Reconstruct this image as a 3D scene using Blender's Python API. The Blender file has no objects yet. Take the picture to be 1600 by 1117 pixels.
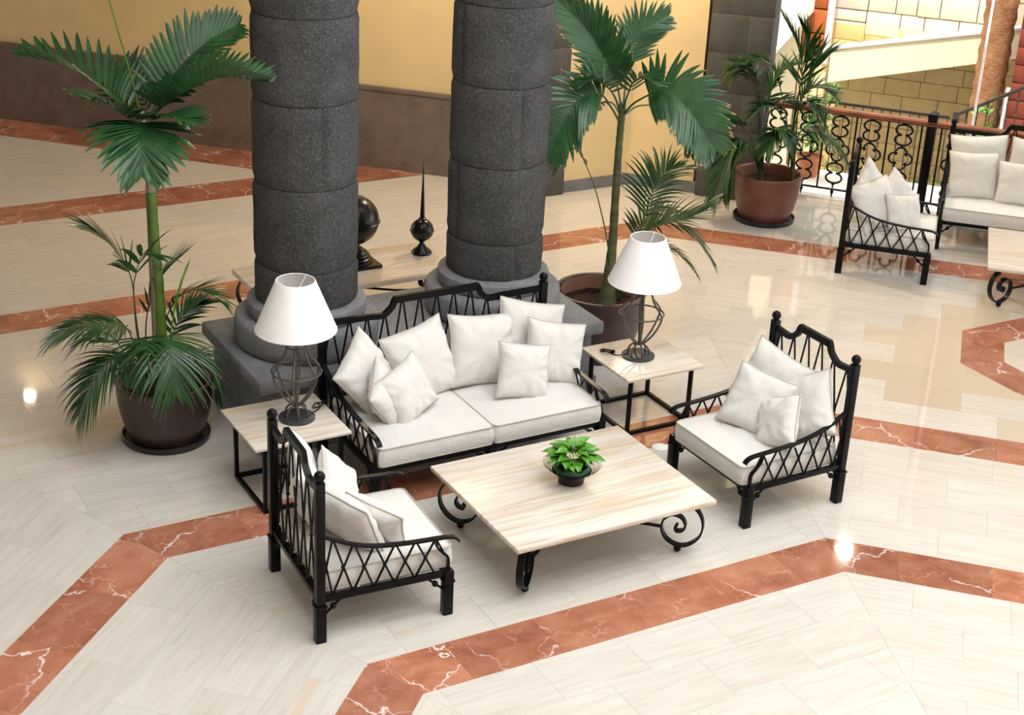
import bpy, bmesh, math, random
from mathutils import Vector, Matrix, Euler, noise
random.seed(11)
PI = math.pi
scene = bpy.context.scene
COL = scene.collection

# ------------------------------------------------------------------ camera
cam_d = bpy.data.cameras.new('camera'); cam = bpy.data.objects.new('camera', cam_d); COL.objects.link(cam)
cam_d.sensor_width = 36.0; cam_d.lens = 2486.67 / 1600 * 36.0; cam_d.clip_end = 200
RW = Vector((0.871438, -0.488340, 0.046032)); UW = Vector((0.162637, 0.376206, 0.912150)); FW = Vector((0.462757, 0.787396, -0.407263))
cam.matrix_world = Matrix(((RW.x, UW.x, -FW.x, -4.885), (RW.y, UW.y, -FW.y, -7.482), (RW.z, UW.z, -FW.z, 5.25), (0, 0, 0, 1)))
scene.camera = cam

# ------------------------------------------------------------------ world, sun, area lights, exposure
w = bpy.data.worlds.new('sky'); scene.world = w; w.use_nodes = True
bgn = w.node_tree.nodes['Background']
bgn.inputs['Color'].default_value = (0.93, 0.97, 1.0, 1); bgn.inputs['Strength'].default_value = 4.0

def area(name, loc, rot, sx, sy, power, col=(1, 1, 1)):
    l = bpy.data.lights.new(name, 'AREA'); l.shape = 'RECTANGLE'; l.size = sx; l.size_y = sy; l.energy = power; l.color = col
    o = bpy.data.objects.new(name, l); COL.objects.link(o); o.location = loc; o.rotation_euler = rot; return o
sun = bpy.data.lights.new('sun', 'SUN'); sun.energy = 6.5; sun.angle = math.radians(1.0); sun.color = (1, .95, .86)
suno = bpy.data.objects.new('sun', sun); COL.objects.link(suno)
suno.rotation_euler = Vector((.29, .17, -.94)).to_track_quat('-Z', 'Y').to_euler()
area('atrium_skylight', (0.3, -3.9, 9.6), (0, 0, 0), 9, 8, 1050, (.98, .99, 1))
for i, (x, y, p) in enumerate(((6.78, 4.46, 34), (-1.05, 10.75, 7))):
    area('gallery_downlight', (x, y, 4.22 if i == 0 else 3.47), (0, 0, 0), .11, .11, p, (1, .86, .66))
for x, y, p in ((1.2, 6.0, 230), (3.75, 5.45, 340)):          # warm fill spots added under the gallery ceiling to brighten the gallery and bay
    l = bpy.data.lights.new('gallery_fill', 'SPOT'); l.energy = p; l.color = (1, .80, .54); l.spot_size = math.radians(165); l.spot_blend = .6; l.shadow_soft_size = .07
    o = bpy.data.objects.new('gallery_fill', l); COL.objects.link(o); o.location = (x, y, 4.2)
scene.view_settings.view_transform = 'Standard'; scene.view_settings.look = 'None'
scene.view_settings.exposure = 0.04; scene.view_settings.gamma = 1.0; scene.view_settings.use_curve_mapping = False

# ------------------------------------------------------------------ helpers
def tag(o, label=None, cat=None, group=None, kind=None):
    if label: o['label'] = label
    if cat: o['category'] = cat
    if group: o['group'] = group
    if kind: o['kind'] = kind
    return o
def empty(name, loc=(0, 0, 0), rz=0, label=None, cat=None, group=None):
    o = bpy.data.objects.new(name, None); o.empty_display_size = .1; COL.objects.link(o)
    o.location = loc; o.rotation_euler = (0, 0, rz); return tag(o, label, cat, group)
def copy_tree(o, parent=None):
    c = o.copy(); COL.objects.link(c)
    if parent is not None: c.parent = parent
    for ch in list(o.children): copy_tree(ch, c)
    return c
class MB:
    """collects verts and faces, builds ONE mesh object"""
    def __init__(s): s.v = []; s.f = []; s.uv = None
    def add(s, vs, fs):
        n = len(s.v); s.v += [tuple(v) for v in vs]; s.f += [tuple(i + n for i in f) for f in fs]; return s
    def box(s, lo, hi, ch=0.0):
        x0, y0, z0 = lo; x1, y1, z1 = hi
        if ch <= 0:
            vs = [(x0,y0,z0),(x1,y0,z0),(x1,y1,z0),(x0,y1,z0),(x0,y0,z1),(x1,y0,z1),(x1,y1,z1),(x0,y1,z1)]
            return s.add(vs, [(0,3,2,1),(4,5,6,7),(0,1,5,4),(1,2,6,5),(2,3,7,6),(3,0,4,7)])
        bm = bmesh.new(); bmesh.ops.create_cube(bm, size=1)
        for v in bm.verts: v.co = Vector(((x0+x1)/2 + v.co.x*(x1-x0), (y0+y1)/2 + v.co.y*(y1-y0), (z0+z1)/2 + v.co.z*(z1-z0)))
        bmesh.ops.bevel(bm, geom=bm.edges[:], offset=ch, segments=2, affect='EDGES', profile=.5)
        return s.bm(bm)
    def bm(s, bm):
        bm.verts.index_update(); n = len(s.v)
        s.v += [tuple(v.co) for v in bm.verts]; s.f += [tuple(v.index + n for v in f.verts) for f in bm.faces]; bm.free(); return s
    def bar(s, pts, wd, th, wdir, closed=False):
        """flat bar swept along pts: width wd along fixed direction wdir, thickness th in the bend plane"""
        pts = [Vector(p) for p in pts]; W = Vector(wdir).normalized(); n = len(pts); ring = []
        for i, p in enumerate(pts):
            a = pts[max(i-1, 0)]; b = pts[min(i+1, n-1)]; t = (b - a).normalized(); nn = W.cross(t).normalized()
            # mitre
            k = 1.0
            if 0 < i < n-1:
                t1 = (p - a).normalized(); t2 = (b - p).normalized(); cs = max(.4, math.sqrt(max(0, (1 + t1.dot(t2)) / 2))); k = 1 / cs
            ring.append([p + W*wd/2 + nn*th/2*k, p - W*wd/2 + nn*th/2*k, p - W*wd/2 - nn*th/2*k, p + W*wd/2 - nn*th/2*k])
        vs = [v for r in ring for v in r]; fs = []
        for i in range(n-1):
            for k in range(4): a = i*4 + k; b = i*4 + (k+1) % 4; fs.append((a, b, b+4, a+4))
        fs += [(3, 2, 1, 0), tuple((n-1)*4 + k for k in range(4))]
        return s.add(vs, fs)
    def tube(s, pts, r, seg=8, caps=True, closed=False):
        pts = [Vector(p) for p in pts]; n = len(pts); rs = r if isinstance(r, (list, tuple)) else [r]*n
        vs = []; fs = []; prev = None
        for i, p in enumerate(pts):
            if closed: t = (pts[(i+1) % n] - pts[i-1]).normalized()
            else: t = (pts[min(i+1, n-1)] - pts[max(i-1, 0)]).normalized()
            if prev is None:
                u = t.orthogonal().normalized()
            else:
                u = prev - t * prev.dot(t)
                u = u.normalized() if u.length > 1e-6 else t.orthogonal().normalized()
            prev = u; v = t.cross(u)
            for k in range(seg): a = 2*PI*k/seg; vs.append(p + (u*math.cos(a) + v*math.sin(a))*rs[i])
        m = n if closed else n-1
        for i in range(m):
            for k in range(seg):
                a = i*seg + k; b = i*seg + (k+1) % seg; j = ((i+1) % n)*seg
                fs.append((a, b, j + (k+1) % seg, j + k))
        if caps and not closed: fs += [tuple(range(seg))[::-1], tuple((n-1)*seg + k for k in range(seg))]
        return s.add(vs, fs)
    def lathe(s, prof, seg=32, cx=0, cy=0, cap0=True, cap1=True):
        vs = []; fs = []; n = len(prof)
        for r, z in prof:
            for k in range(seg): a = 2*PI*k/seg; vs.append((cx + r*math.cos(a), cy + r*math.sin(a), z))
        for i in range(n-1):
            for k in range(seg): a = i*seg + k; b = i*seg + (k+1) % seg; fs.append((a, b, b+seg, a+seg))
        if cap0: fs.append(tuple(range(seg))[::-1])
        if cap1: fs.append(tuple((n-1)*seg + k for k in range(seg)))
        return s.add(vs, fs)
    def ball(s, c, r, seg=12):
        prof = []
        vs = [(c[0], c[1], c[2]-r)]; fs = []; rows = max(5, seg//2)
        for i in range(1, rows):
            a = PI*i/rows
            for k in range(seg): b = 2*PI*k/seg; vs.append((c[0]+r*math.sin(a)*math.cos(b), c[1]+r*math.sin(a)*math.sin(b), c[2]-r*math.cos(a)))
        vs.append((c[0], c[1], c[2]+r)); L = len(vs)-1
        for k in range(seg): fs.append((0, 1+(k+1) % seg, 1+k)); fs.append((L, L-seg+k, L-seg+(k+1) % seg))
        for i in range(rows-2):
            for k in range(seg): a = 1+i*seg+k; b = 1+i*seg+(k+1) % seg; fs.append((a, b, b+seg, a+seg))
        return s.add(vs, fs)
    def prism(s, poly, z0, z1):
        n = len(poly); vs = [(x, y, z0) for x, y in poly] + [(x, y, z1) for x, y in poly]
        fs = [tuple(range(n))[::-1], tuple(range(n, 2*n))] + [(i, (i+1) % n, (i+1) % n + n, i+n) for i in range(n)]
        return s.add(vs, fs)
    def build(s, name, mat, parent=None, smooth=True, angle=40, mw=None):
        me = bpy.data.meshes.new(name); me.from_pydata(s.v, [], s.f); me.update()
        if smooth:
            bm = bmesh.new(); bm.from_mesh(me); lim = math.radians(angle)
            for f in bm.faces: f.smooth = True
            for e in bm.edges:
                if len(e.link_faces) == 2 and e.calc_face_angle(0) > lim: e.smooth = False
            bm.to_mesh(me); bm.free()
        me.materials.append(mat)
        o = bpy.data.objects.new(name, me); COL.objects.link(o)
        if mw is not None: o.matrix_world = mw
        if parent is not None: o.parent = parent
        return o
def spline(pts, n):
    """Catmull-Rom resample"""
    P = [Vector(p) for p in pts]; P = [P[0]*2 - P[1]] + P + [P[-1]*2 - P[-2]]; m = len(P) - 3; out = []
    for i in range(n+1):
        t = i/n*m; k = min(int(t), m-1); u = t-k; a, b, c, d = P[k:k+4]
        out.append(.5*((2*b) + (c-a)*u + (2*a-5*b+4*c-d)*u*u + (3*b-a-3*c+d)*u*u*u))
    return out

# ------------------------------------------------------------------ materials
class NT:
    def __init__(s, name):
        s.m = bpy.data.materials.new(name); s.m.use_nodes = True; s.t = s.m.node_tree; s.b = s.t.nodes['Principled BSDF']
    def n(s, typ, **kw):
        x = s.t.nodes.new(typ)
        for k, v in kw.items():
            if k in x.inputs.keys() if isinstance(k, str) else False: x.inputs[k].default_value = v
            else: setattr(x, k, v)
        return x
    def l(s, a, b): s.t.links.new(a, b)
    def coord(s, which='Object', scale=(1, 1, 1), rot=(0, 0, 0), extra=None):
        tc = s.n('ShaderNodeTexCoord'); mp = s.n('ShaderNodeMapping'); mp.inputs['Scale'].default_value = scale; mp.inputs['Rotation'].default_value = rot
        s.l(tc.outputs[which], mp.inputs['Vector']); return mp.outputs['Vector']
    def noise(s, vec, scale, detail=4, rough=.5, dist=0):
        x = s.n('ShaderNodeTexNoise'); x.inputs['Scale'].default_value = scale; x.inputs['Detail'].default_value = detail
        x.inputs['Roughness'].default_value = rough; x.inputs['Distortion'].default_value = dist
        if vec is not None: s.l(vec, x.inputs['Vector'])
        return x.outputs['Fac']
    def ramp(s, fac, stops):
        x = s.n('ShaderNodeValToRGB'); el = x.color_ramp.elements
        el[0].position, el[0].color = stops[0][0], (*stops[0][1], 1); el[1].position, el[1].color = stops[-1][0], (*stops[-1][1], 1)
        for p, c in stops[1:-1]: e = el.new(p); e.color = (*c, 1)
        s.l(fac, x.inputs['Fac']); return x.outputs['Color']
    def mix(s, fac, a, b, mode='MIX'):
        x = s.n('ShaderNodeMix', data_type='RGBA', blend_type=mode)
        for i, v in ((0, fac), (6, a), (7, b)):
            if hasattr(v, 'default_value') or hasattr(v, 'links'): s.l(v, x.inputs[i])
            else: x.inputs[i].default_value = v if i == 0 else (*v, 1)
        return x.outputs[2]
    def math(s, op, a, b=0.0, clamp=False):
        x = s.n('ShaderNodeMath', operation=op); x.use_clamp = clamp
        for i, v in ((0, a), (1, b)):
            if hasattr(v, 'links'): s.l(v, x.inputs[i])
            else: x.inputs[i].default_value = v
        return x.outputs[0]
    def bump(s, h, strength, dist=.01):
        x = s.n('ShaderNodeBump'); x.inputs['Strength'].default_value = strength; x.inputs['Distance'].default_value = dist
        s.l(h, x.inputs['Height']); s.l(x.outputs['Normal'], s.b.inputs['Normal'])
    def set(s, col=None, rough=None, spec=None, metal=None, trans=None):
        B = s.b.inputs
        for k, v in (('Base Color', col), ('Roughness', rough), ('Specular IOR Level', spec), ('Metallic', metal)):
            if v is None: continue
            if hasattr(v, 'links'): s.l(v, B[k])
            else: B[k].default_value = (*v, 1) if k == 'Base Color' else v
        return s
def plain(name, col, rough=.5, spec=.5, metal=0, var=.12, sc=9, bump=0, bsc=60, bd=.004):
    t = NT(name); v = t.coord('Object')
    c = t.ramp(t.noise(v, sc, 5), [(.3, tuple(x*(1-var) for x in col)), (.7, tuple(min(1, x*(1+var)) for x in col))])
    t.set(c, rough, spec, metal)
    if bump: t.bump(t.noise(v, bsc, 4), bump, bd)
    return t.m
def tile_mat(kind):
    t = NT(kind); uv = t.n('ShaderNodeUVMap').outputs['UV']
    at = t.n('ShaderNodeAttribute', attribute_name='tile'); sep = t.n('ShaderNodeSeparateColor'); t.l(at.outputs['Color'], sep.inputs[0])
    rnd, tint = sep.outputs[0], sep.outputs[1]
    # offset the pattern per tile
    off = t.n('ShaderNodeCombineXYZ'); t.l(t.math('MULTIPLY', rnd, 37.0), off.inputs[0]); t.l(t.math('MULTIPLY', rnd, 91.0), off.inputs[1]); t.l(t.math('MULTIPLY', rnd, 53.0), off.inputs[2])
    add = t.n('ShaderNodeVectorMath', operation='ADD'); t.l(uv, add.inputs[0]); t.l(off.outputs[0], add.inputs[1]); P = add.outputs[0]
    def mp(sx, sy):
        m = t.n('ShaderNodeMapping'); m.inputs['Scale'].default_value = (sx, sy, 1); t.l(P, m.inputs['Vector']); return m.outputs['Vector']
    if kind == 'travertine_tile':
        st = t.noise(mp(2.2, 26), 1.0, 6, .6, .6)
        base = t.ramp(st, [(.28, (.545, .505, .445)), (.5, (.61, .578, .528)), (.72, (.645, .622, .585))])
        warm = t.noise(mp(.9, 5.5), 1.0, 3, .5, .8)
        wf = t.math('MULTIPLY', t.ramp(warm, [(.56, (0, 0, 0)), (.72, (1, 1, 1))]), t.math('MULTIPLY', sep.outputs[2], .55))
        base = t.mix(wf, base, (.60, .44, .31))
        base = t.mix(tint, base, (.56, .475, .36))
        br = t.math('ADD', t.math('MULTIPLY', rnd, .07), .955)
        mul = t.n('ShaderNodeVectorMath', operation='SCALE'); t.l(base, mul.inputs[0]); t.l(br, mul.inputs['Scale'])
        t.set(mul.outputs[0], .045, .42)
        t.bump(t.noise(mp(2.5, 9), 1.0, 2), .002, .004)
    else:
        n1 = t.noise(mp(3, 4), 1.0, 6, .6, .4)
        base = t.ramp(n1, [(.25, (.25, .085, .047)), (.5, (.38, .150, .088)), (.75, (.47, .225, .145))])
        wob = t.n('ShaderNodeTexNoise'); wob.inputs['Scale'].default_value = 7; wob.inputs['Detail'].default_value = 5; t.l(P, wob.inputs['Vector'])
        sc = t.n('ShaderNodeVectorMath', operation='SCALE'); t.l(wob.outputs['Color'], sc.inputs[0]); sc.inputs['Scale'].default_value = .22
        ad = t.n('ShaderNodeVectorMath', operation='ADD'); t.l(P, ad.inputs[0]); t.l(sc.outputs[0], ad.inputs[1])
        def veins(s, wd):
            v = t.n('ShaderNodeTexVoronoi', feature='DISTANCE_TO_EDGE'); v.inputs['Scale'].default_value = s; t.l(ad.outputs[0], v.inputs['Vector'])
            return t.ramp(v.outputs['Distance'], [(0, (1, 1, 1)), (wd, (0, 0, 0))])
        gate = t.ramp(t.noise(mp(2.1, 2.1), 1.0, 2), [(.46, (0, 0, 0)), (.58, (1, 1, 1))])
        v1 = t.math('MULTIPLY', veins(1.7, .013), gate)
        v2 = t.math('MULTIPLY', t.math('MULTIPLY', veins(6.5, .04), .55), t.ramp(t.noise(mp(4, 4), 1.3, 2), [(.45, (0, 0, 0)), (.65, (1, 1, 1))]))
        base = t.mix(v2, base, (.68, .42, .30)); base = t.mix(v1, base, (.82, .74, .72))
        br = t.math('ADD', t.math('MULTIPLY', rnd, .34), .82)
        mul = t.n('ShaderNodeVectorMath', operation='SCALE'); t.l(base, mul.inputs[0]); t.l(br, mul.inputs['Scale'])
        t.set(mul.outputs[0], .05, .42)
    return t.m
def marble_top(name, rot):
    t = NT(name); v = t.coord('Object', (1.5, 30, 6), (0, 0, rot)); n1 = t.noise(v, 1.0, 7, .62, .5)
    v2 = t.coord('Object', (.9, 11, 3), (0, 0, rot)); n2 = t.noise(v2, 1.0, 4, .5, 1.0)
    c = t.ramp(n1, [(.3, (.47, .375, .285)), (.44, (.61, .55, .475)), (.62, (.68, .645, .59))])
    c = t.mix(t.math('MULTIPLY', t.ramp(n2, [(.52, (0, 0, 0)), (.66, (1, 1, 1))]), .6), c, (.55, .41, .28))
    t.set(c, .3, .4); return t.m
def stone(name, c0, c1, bstr, bscale=26, bd=.02, fine=.5, spots=None, pits=0):
    t = NT(name); v = t.coord('Object'); n1 = t.noise(v, 5, 8, .62); n2 = t.noise(v, bscale, 6, .65, .3)
    c = t.ramp(n1, [(.3, c0), (.7, c1)])
    fg = t.noise(v, 170, 3, .6)
    c = t.mix(t.ramp(fg, [(.56, (0, 0, 0)), (.68, (.35, .35, .35))]), c, tuple(min(1, x*1.7) for x in c1))
    if pits: c = t.mix(t.ramp(t.noise(v, 75, 3, .7, .5), [(.50, (0, 0, 0)), (.64, (pits, pits, pits))]), c, tuple(x*.25 for x in c0)); c = t.mix(t.ramp(t.noise(v, 60, 3, .7, .5), [(.54, (0, 0, 0)), (.66, (pits, pits, pits))]), c, tuple(x*1.9 for x in c1))
    if spots:
        vo = t.n('ShaderNodeTexVoronoi'); vo.inputs['Scale'].default_value = 7; vo.inputs['Randomness'].default_value = 1; t.l(v, vo.inputs['Vector'])
        sp = t.ramp(t.math('ADD', t.noise(v, 16, 5, .7, .6), t.math('MULTIPLY', t.noise(v, 3.1, 2), .35)), [(.86, (0, 0, 0)), (.92, (1, 1, 1))])
        sp2 = t.ramp(t.math('ADD', vo.outputs['Distance'], t.math('MULTIPLY', t.noise(v, 2.3, 3), .8)), [(.33, (1, 1, 1)), (.45, (0, 0, 0))])
        c = t.mix(t.math('MULTIPLY', sp, .6), c, spots); c = t.mix(t.math('MULTIPLY', sp2, .5), c, spots)
    t.set(c, .9, .18)
    h = t.math('ADD', n2, t.math('MULTIPLY', t.noise(v, bscale*3.2, 5, .6), fine))
    t.bump(h, bstr, bd); return t.m
def fabric(name, col):
    t = NT(name); v = t.coord('Object')
    c = t.ramp(t.noise(v, 6, 4), [(.3, tuple(x*.965 for x in col)), (.7, col)])
    t.set(c, .9, .12); t.b.inputs['Sheen Weight'].default_value = .15
    wr = t.math('ADD', t.noise(v, 7, 4, .55, 1.2), t.math('MULTIPLY', t.noise(t.coord('Object', (9, 30, 20)), 1.0, 4, .6, 1.0), .35)); t.bump(t.math('ADD', wr, t.math('MULTIPLY', t.noise(v, 420, 2), .04)), .38, .022); return t.m
def leaf_mat(name, dark, light, tip):
    t = NT(name); uv = t.n('ShaderNodeUVMap').outputs['UV']; sp = t.n('ShaderNodeSeparateXYZ'); t.l(uv, sp.inputs[0])
    v = t.coord('Object'); n1 = t.noise(v, 9, 3)
    c = t.ramp(n1, [(.3, dark), (.7, light)])
    rib = t.ramp(t.math('ABSOLUTE', t.math('SUBTRACT', sp.outputs[0], .5)), [(.0, (1, 1, 1)), (.1, (0, 0, 0))])
    c = t.mix(t.math('MULTIPLY', rib, .35), c, tuple(min(1, x*2.2) for x in light))
    tp = t.ramp(t.math('ADD', sp.outputs[1], t.math('MULTIPLY', t.math('SUBTRACT', t.noise(v, 5, 2), .5), .35)), [(.955, (0, 0, 0)), (.985, (1, 1, 1))])
    c = t.mix(t.math('MULTIPLY', tp, .8), c, tip)
    t.set(c, .32, .55)
    tr = t.n('ShaderNodeBsdfTranslucent'); t.l(c, tr.inputs['Color']); mx = t.n('ShaderNodeMixShader'); mx.inputs[0].default_value = .10
    t.l(t.b.outputs[0], mx.inputs[1]); t.l(tr.outputs[0], mx.inputs[2]); t.l(mx.outputs[0], t.t.nodes['Material Output'].inputs['Surface'])
    return t.m
M = {}
M['tile'] = tile_mat('travertine_tile'); M['red'] = tile_mat('red_marble_tile')
M['grout'] = plain('grout', (.50, .46, .41), .8)
M['black'] = plain('black_iron', (.004, .004, .005), .3, .14, 0, .2, 20, .06, 90)
M['gloss'] = plain('black_enamel', (.005, .005, .006), .27, .4)
M['iron'] = plain('grey_iron', (.10, .093, .087), .42, .5, .35, .25, 24)
M['irondark'] = plain('dark_iron_disc', (.045, .045, .05), .45, .5, .2)
M['cloth'] = fabric('cream_cotton', (.655, .645, .62)); M['piping'] = plain('cream_piping', (.47, .44, .39), .9, .1)
M['shade'] = plain('white_shade', (.86, .86, .87), .85, .1, 0, .02, 40); M['shade_in'] = plain('shade_lining', (.62, .61, .58), .9, .1)
M['top_x'] = marble_top('travertine_top', 0); M['top_y'] = marble_top('travertine_top_cross', PI/2)
M['basalt'] = stone('basalt', (.095, .094, .094), (.165, .164, .166), 1.0, 40, .05, 1.0, None, .55)
M['basaltlight'] = stone('dressed_basalt', (.23, .235, .25), (.32, .328, .348), 1.0, 60, .02, .6, None, .3)
M['pier'] = stone('pier_stone', (.085, .083, .08), (.125, .122, .118), .5, 45, .008)
M['dado'] = stone('tuff', (.17, .135, .12), (.24, .195, .175), .25, 50, .004, .5, (.055, .045, .042))
M['skirt'] = stone('grey_skirting', (.17, .175, .185), (.25, .255, .265), .2, 60, .003)
M['yellow'] = plain('yellow_plaster', (.85, .68, .385), .85, .15, 0, .03, 3)
M['cream'] = plain('cream_render', (.86, .77, .54), .85, .15, 0, .04, 3)
M['white'] = plain('white_render', (.82, .80, .76), .8, .2, 0, .03, 3)
M['lav'] = plain('lavender_render', (.70, .60, .66), .8, .2, 0, .05, 4)
M['potdark'] = plain('glazed_dark_pot', (.048, .027, .027), .36, .5, 0, .3, 5, .08, 30)
M['potred'] = plain('glazed_red_pot', (.17, .062, .045), .34, .5, 0, .22, 5, .06, 30)
M['potin'] = plain('clay_inside', (.24, .125, .08), .8, .2); M['soil'] = plain('soil', (.035, .02, .013), .95, .1, 0, .5, 40, .9, 45, .02)
M['saucer'] = plain('black_saucer', (.018, .016, .017), .42, .5, 0, .3, 8)
M['leaf'] = leaf_mat('palm_leaf', (.011, .050, .017), (.029, .100, .030), (.42, .24, .11))
M['leaf2'] = leaf_mat('kentia_leaf', (.012, .050, .016), (.028, .092, .026), (.30, .20, .08))
M['leafgrey'] = leaf_mat('fresh_leaf', (.10, .30, .02), (.16, .40, .04), (.2, .4, .1))
M['leafbright'] = leaf_mat('bright_leaf', (.10, .30, .05), (.22, .45, .12), (.3, .5, .15))  # brighter green for the potted shrub and the climbing plant
M['stem'] = plain('green_stem', (.075, .15, .02), .5, .4, 0, .3, 5)
M['shaft'] = plain('grey_crownshaft', (.20, .19, .15), .6, .3, 0, .3, 6)
def trunk_mat():
    t = NT('ringed_trunk'); v = t.coord('Object', (1, 1, 9)); n1 = t.noise(v, 1.2, 3)
    c = t.ramp(n1, [(.35, (.055, .05, .03)), (.55, (.085, .095, .035)), (.7, (.17, .16, .11))]); t.set(c, .7, .3); return t.m
M['trunk'] = trunk_mat()
def green_trunk():
    t = NT('green_cane'); v = t.coord('Object', (1, 1, 5)); c = t.ramp(t.noise(v, 1.1, 2), [(.35, (.05, .10, .012)), (.65, (.11, .19, .022))]); t.set(c, .4, .5); return t.m
M['cane'] = green_trunk()
M['redwood'] = plain('handrail_wood', (.27, .095, .05), .32, .5, 0, .25, 6)
M['sand'] = stone('sandstone', (.50, .36, .155), (.62, .47, .23), .35, 24, .012)
M['sandlit'] = stone('sunlit_sandstone', (.58, .51, .42), (.72, .65, .57), .4, 18, .012)  # paler copy of the sandstone, sunlight on the upper courses put into its colour
M['terra'] = plain('terracotta_block', (.42, .115, .035), .8, .2, 0, .2, 4, .2, 20); M['brick'] = plain('dark_red_brick', (.22, .05, .03), .8, .2, 0, .2, 6)
M['mortar'] = plain('mortar', (.30, .24, .17), .9, .1)
M['bark'] = stone('palm_bark', (.25, .11, .05), (.42, .22, .11), .8, 14, .03)
M['railmetal'] = plain('brown_metal', (.05, .04, .034), .4, .5, .2)
M['claypot'] = plain('clay_pot', (.55, .22, .10), .8, .2)
M['plastic'] = plain('green_plastic', (.006, .085, .032), .3, .5)
M['soilbed'] = plain('garden_soil', (.06, .05, .025), .95, .1, 0, .4, 12)
M['emit'] = bpy.data.materials.new('lamp_glow'); M['emit'].use_nodes = True
M['emit'].node_tree.nodes['Principled BSDF'].inputs['Emission Color'].default_value = (1, .86, .6, 1); M['emit'].node_tree.nodes['Principled BSDF'].inputs['Emission Strength'].default_value = 40
M['ceil'] = plain('ceiling_plaster', (.56, .53, .48), .9, .1, 0, .03, 2)
M['wood'] = plain('dark_wood_ceiling', (.26, .17, .10), .8, .2, 0, .1, 3)
M['outerwall'] = plain('outer_plaster', (.42, .36, .27), .9, .1, 0, .03, 2)

# ------------------------------------------------------------------ floor: octagonal rings of tiles round the court
OX, OY = -.088, -4.673
T8 = math.tan(PI/8)
RN = Vector((.755, .656)); RD = Vector((.656, -.755))          # normal and direction of the balustrade line
def ext(nd, t, z=0.0): return Vector((RN.x*nd + RD.x*t, RN.y*nd + RD.y*t, z))
EXTM = Matrix(((RD.x, RN.x, 0, 0), (RD.y, RN.y, 0, 0), (0, 0, 1, 0), (0, 0, 0, 1)))   # local x along the balustrade, y outwards
def clip(poly, a, b, c):
    """keep a*x + b*y <= c"""
    out = []
    for i in range(len(poly)):
        p, q = poly[i], poly[(i+1) % len(poly)]; dp = a*p[0] + b*p[1] - c; dq = a*q[0] + b*q[1] - c
        if dp <= 0: out.append(p)
        if dp*dq < 0: k = dp/(dp-dq); out.append((p[0] + (q[0]-p[0])*k, p[1] + (q[1]-p[1])*k))
    return out
def parea(p): return abs(sum(p[i][0]*p[(i+1) % len(p)][1] - p[(i+1) % len(p)][0]*p[i][1] for i in range(len(p))))/2
def to_px(x, y, z=0):
    v = Vector((x, y, z)) - Vector((-4.885, -7.482, 5.25)); d = v.dot(FW)
    if d < .5: return None
    return 800 + 2486.67*v.dot(RW)/d, 558.5 - 2486.67*v.dot(UW)/d, d

floor = MB().prism([(-9, -10.5)] + [tuple(ext(8.12, t)[:2]) for t in (9, -9)] + [(-9, 16)], -.25, -.0035).build('floor', M['grout'], smooth=False)
tag(floor, kind='structure')
tiles = []          # (screen area, polygon, frame angle, rnd, tint, warm, red)
ROW = .388; LEN = .588
rows = []
d = 3.596
k = 0
while d > .9: rows.append((d-ROW, d, 0)); d -= ROW
rows.append((3.596, 3.981, 1))
for i in range(4): rows.append((3.981 + i*.3895, 3.981 + (i+1)*.3895, 0))
rows.append((5.539, 5.925, 1))
for i in range(9): rows.append((5.925 + i*.385, 5.925 + (i+1)*.385, 0))
rows.append((9.39, 9.785, 1))
n = 5; st = (11.97 - 9.785)/n
nb = 6; st = (11.97 - 9.785)/nb
for i in range(nb): rows.append((9.785 + i*st, 9.785 + (i+1)*st, 0))
rows.append((11.97, 12.5, 1))
for i in range(12): rows.append((12.5 + i*ROW, 12.5 + (i+1)*ROW, 0))
IN = (5.35, .72)
def emit_tile(poly, ang, red, rt):
    # trims against walls, balustrade
    cx = sum(p[0] for p in poly)/len(poly); cy = sum(p[1] for p in poly)/len(poly)
    poly = clip(poly, RN.x, RN.y, 8.11)
    if len(poly) < 3: return
    if cx < 3.5: poly = clip(poly, 1, 1, 9.95)
    else:
        poly = clip(poly, 1, 1, 10.78) if cx < 5.6 else poly
        poly = clip(poly, 0, 1, 6.3)
    if len(poly) < 3 or parea(poly) < .004: return
    px = [to_px(*p) for p in poly]
    if any(p is None for p in px): return
    xs = [p[0] for p in px]; ys = [p[1] for p in px]
    if max(xs) < -260 or min(xs) > 1860 or max(ys) < -60 or min(ys) > 1330: return
    inside = [(min(max(p[0], 0), 1600), min(max(p[1], 0), 1117)) for p in px]
    rnd, tint, warm = rt
    tiles.append((parea(inside), poly, ang, rnd, tint, warm, red))
rng = random.Random(5)
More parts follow.
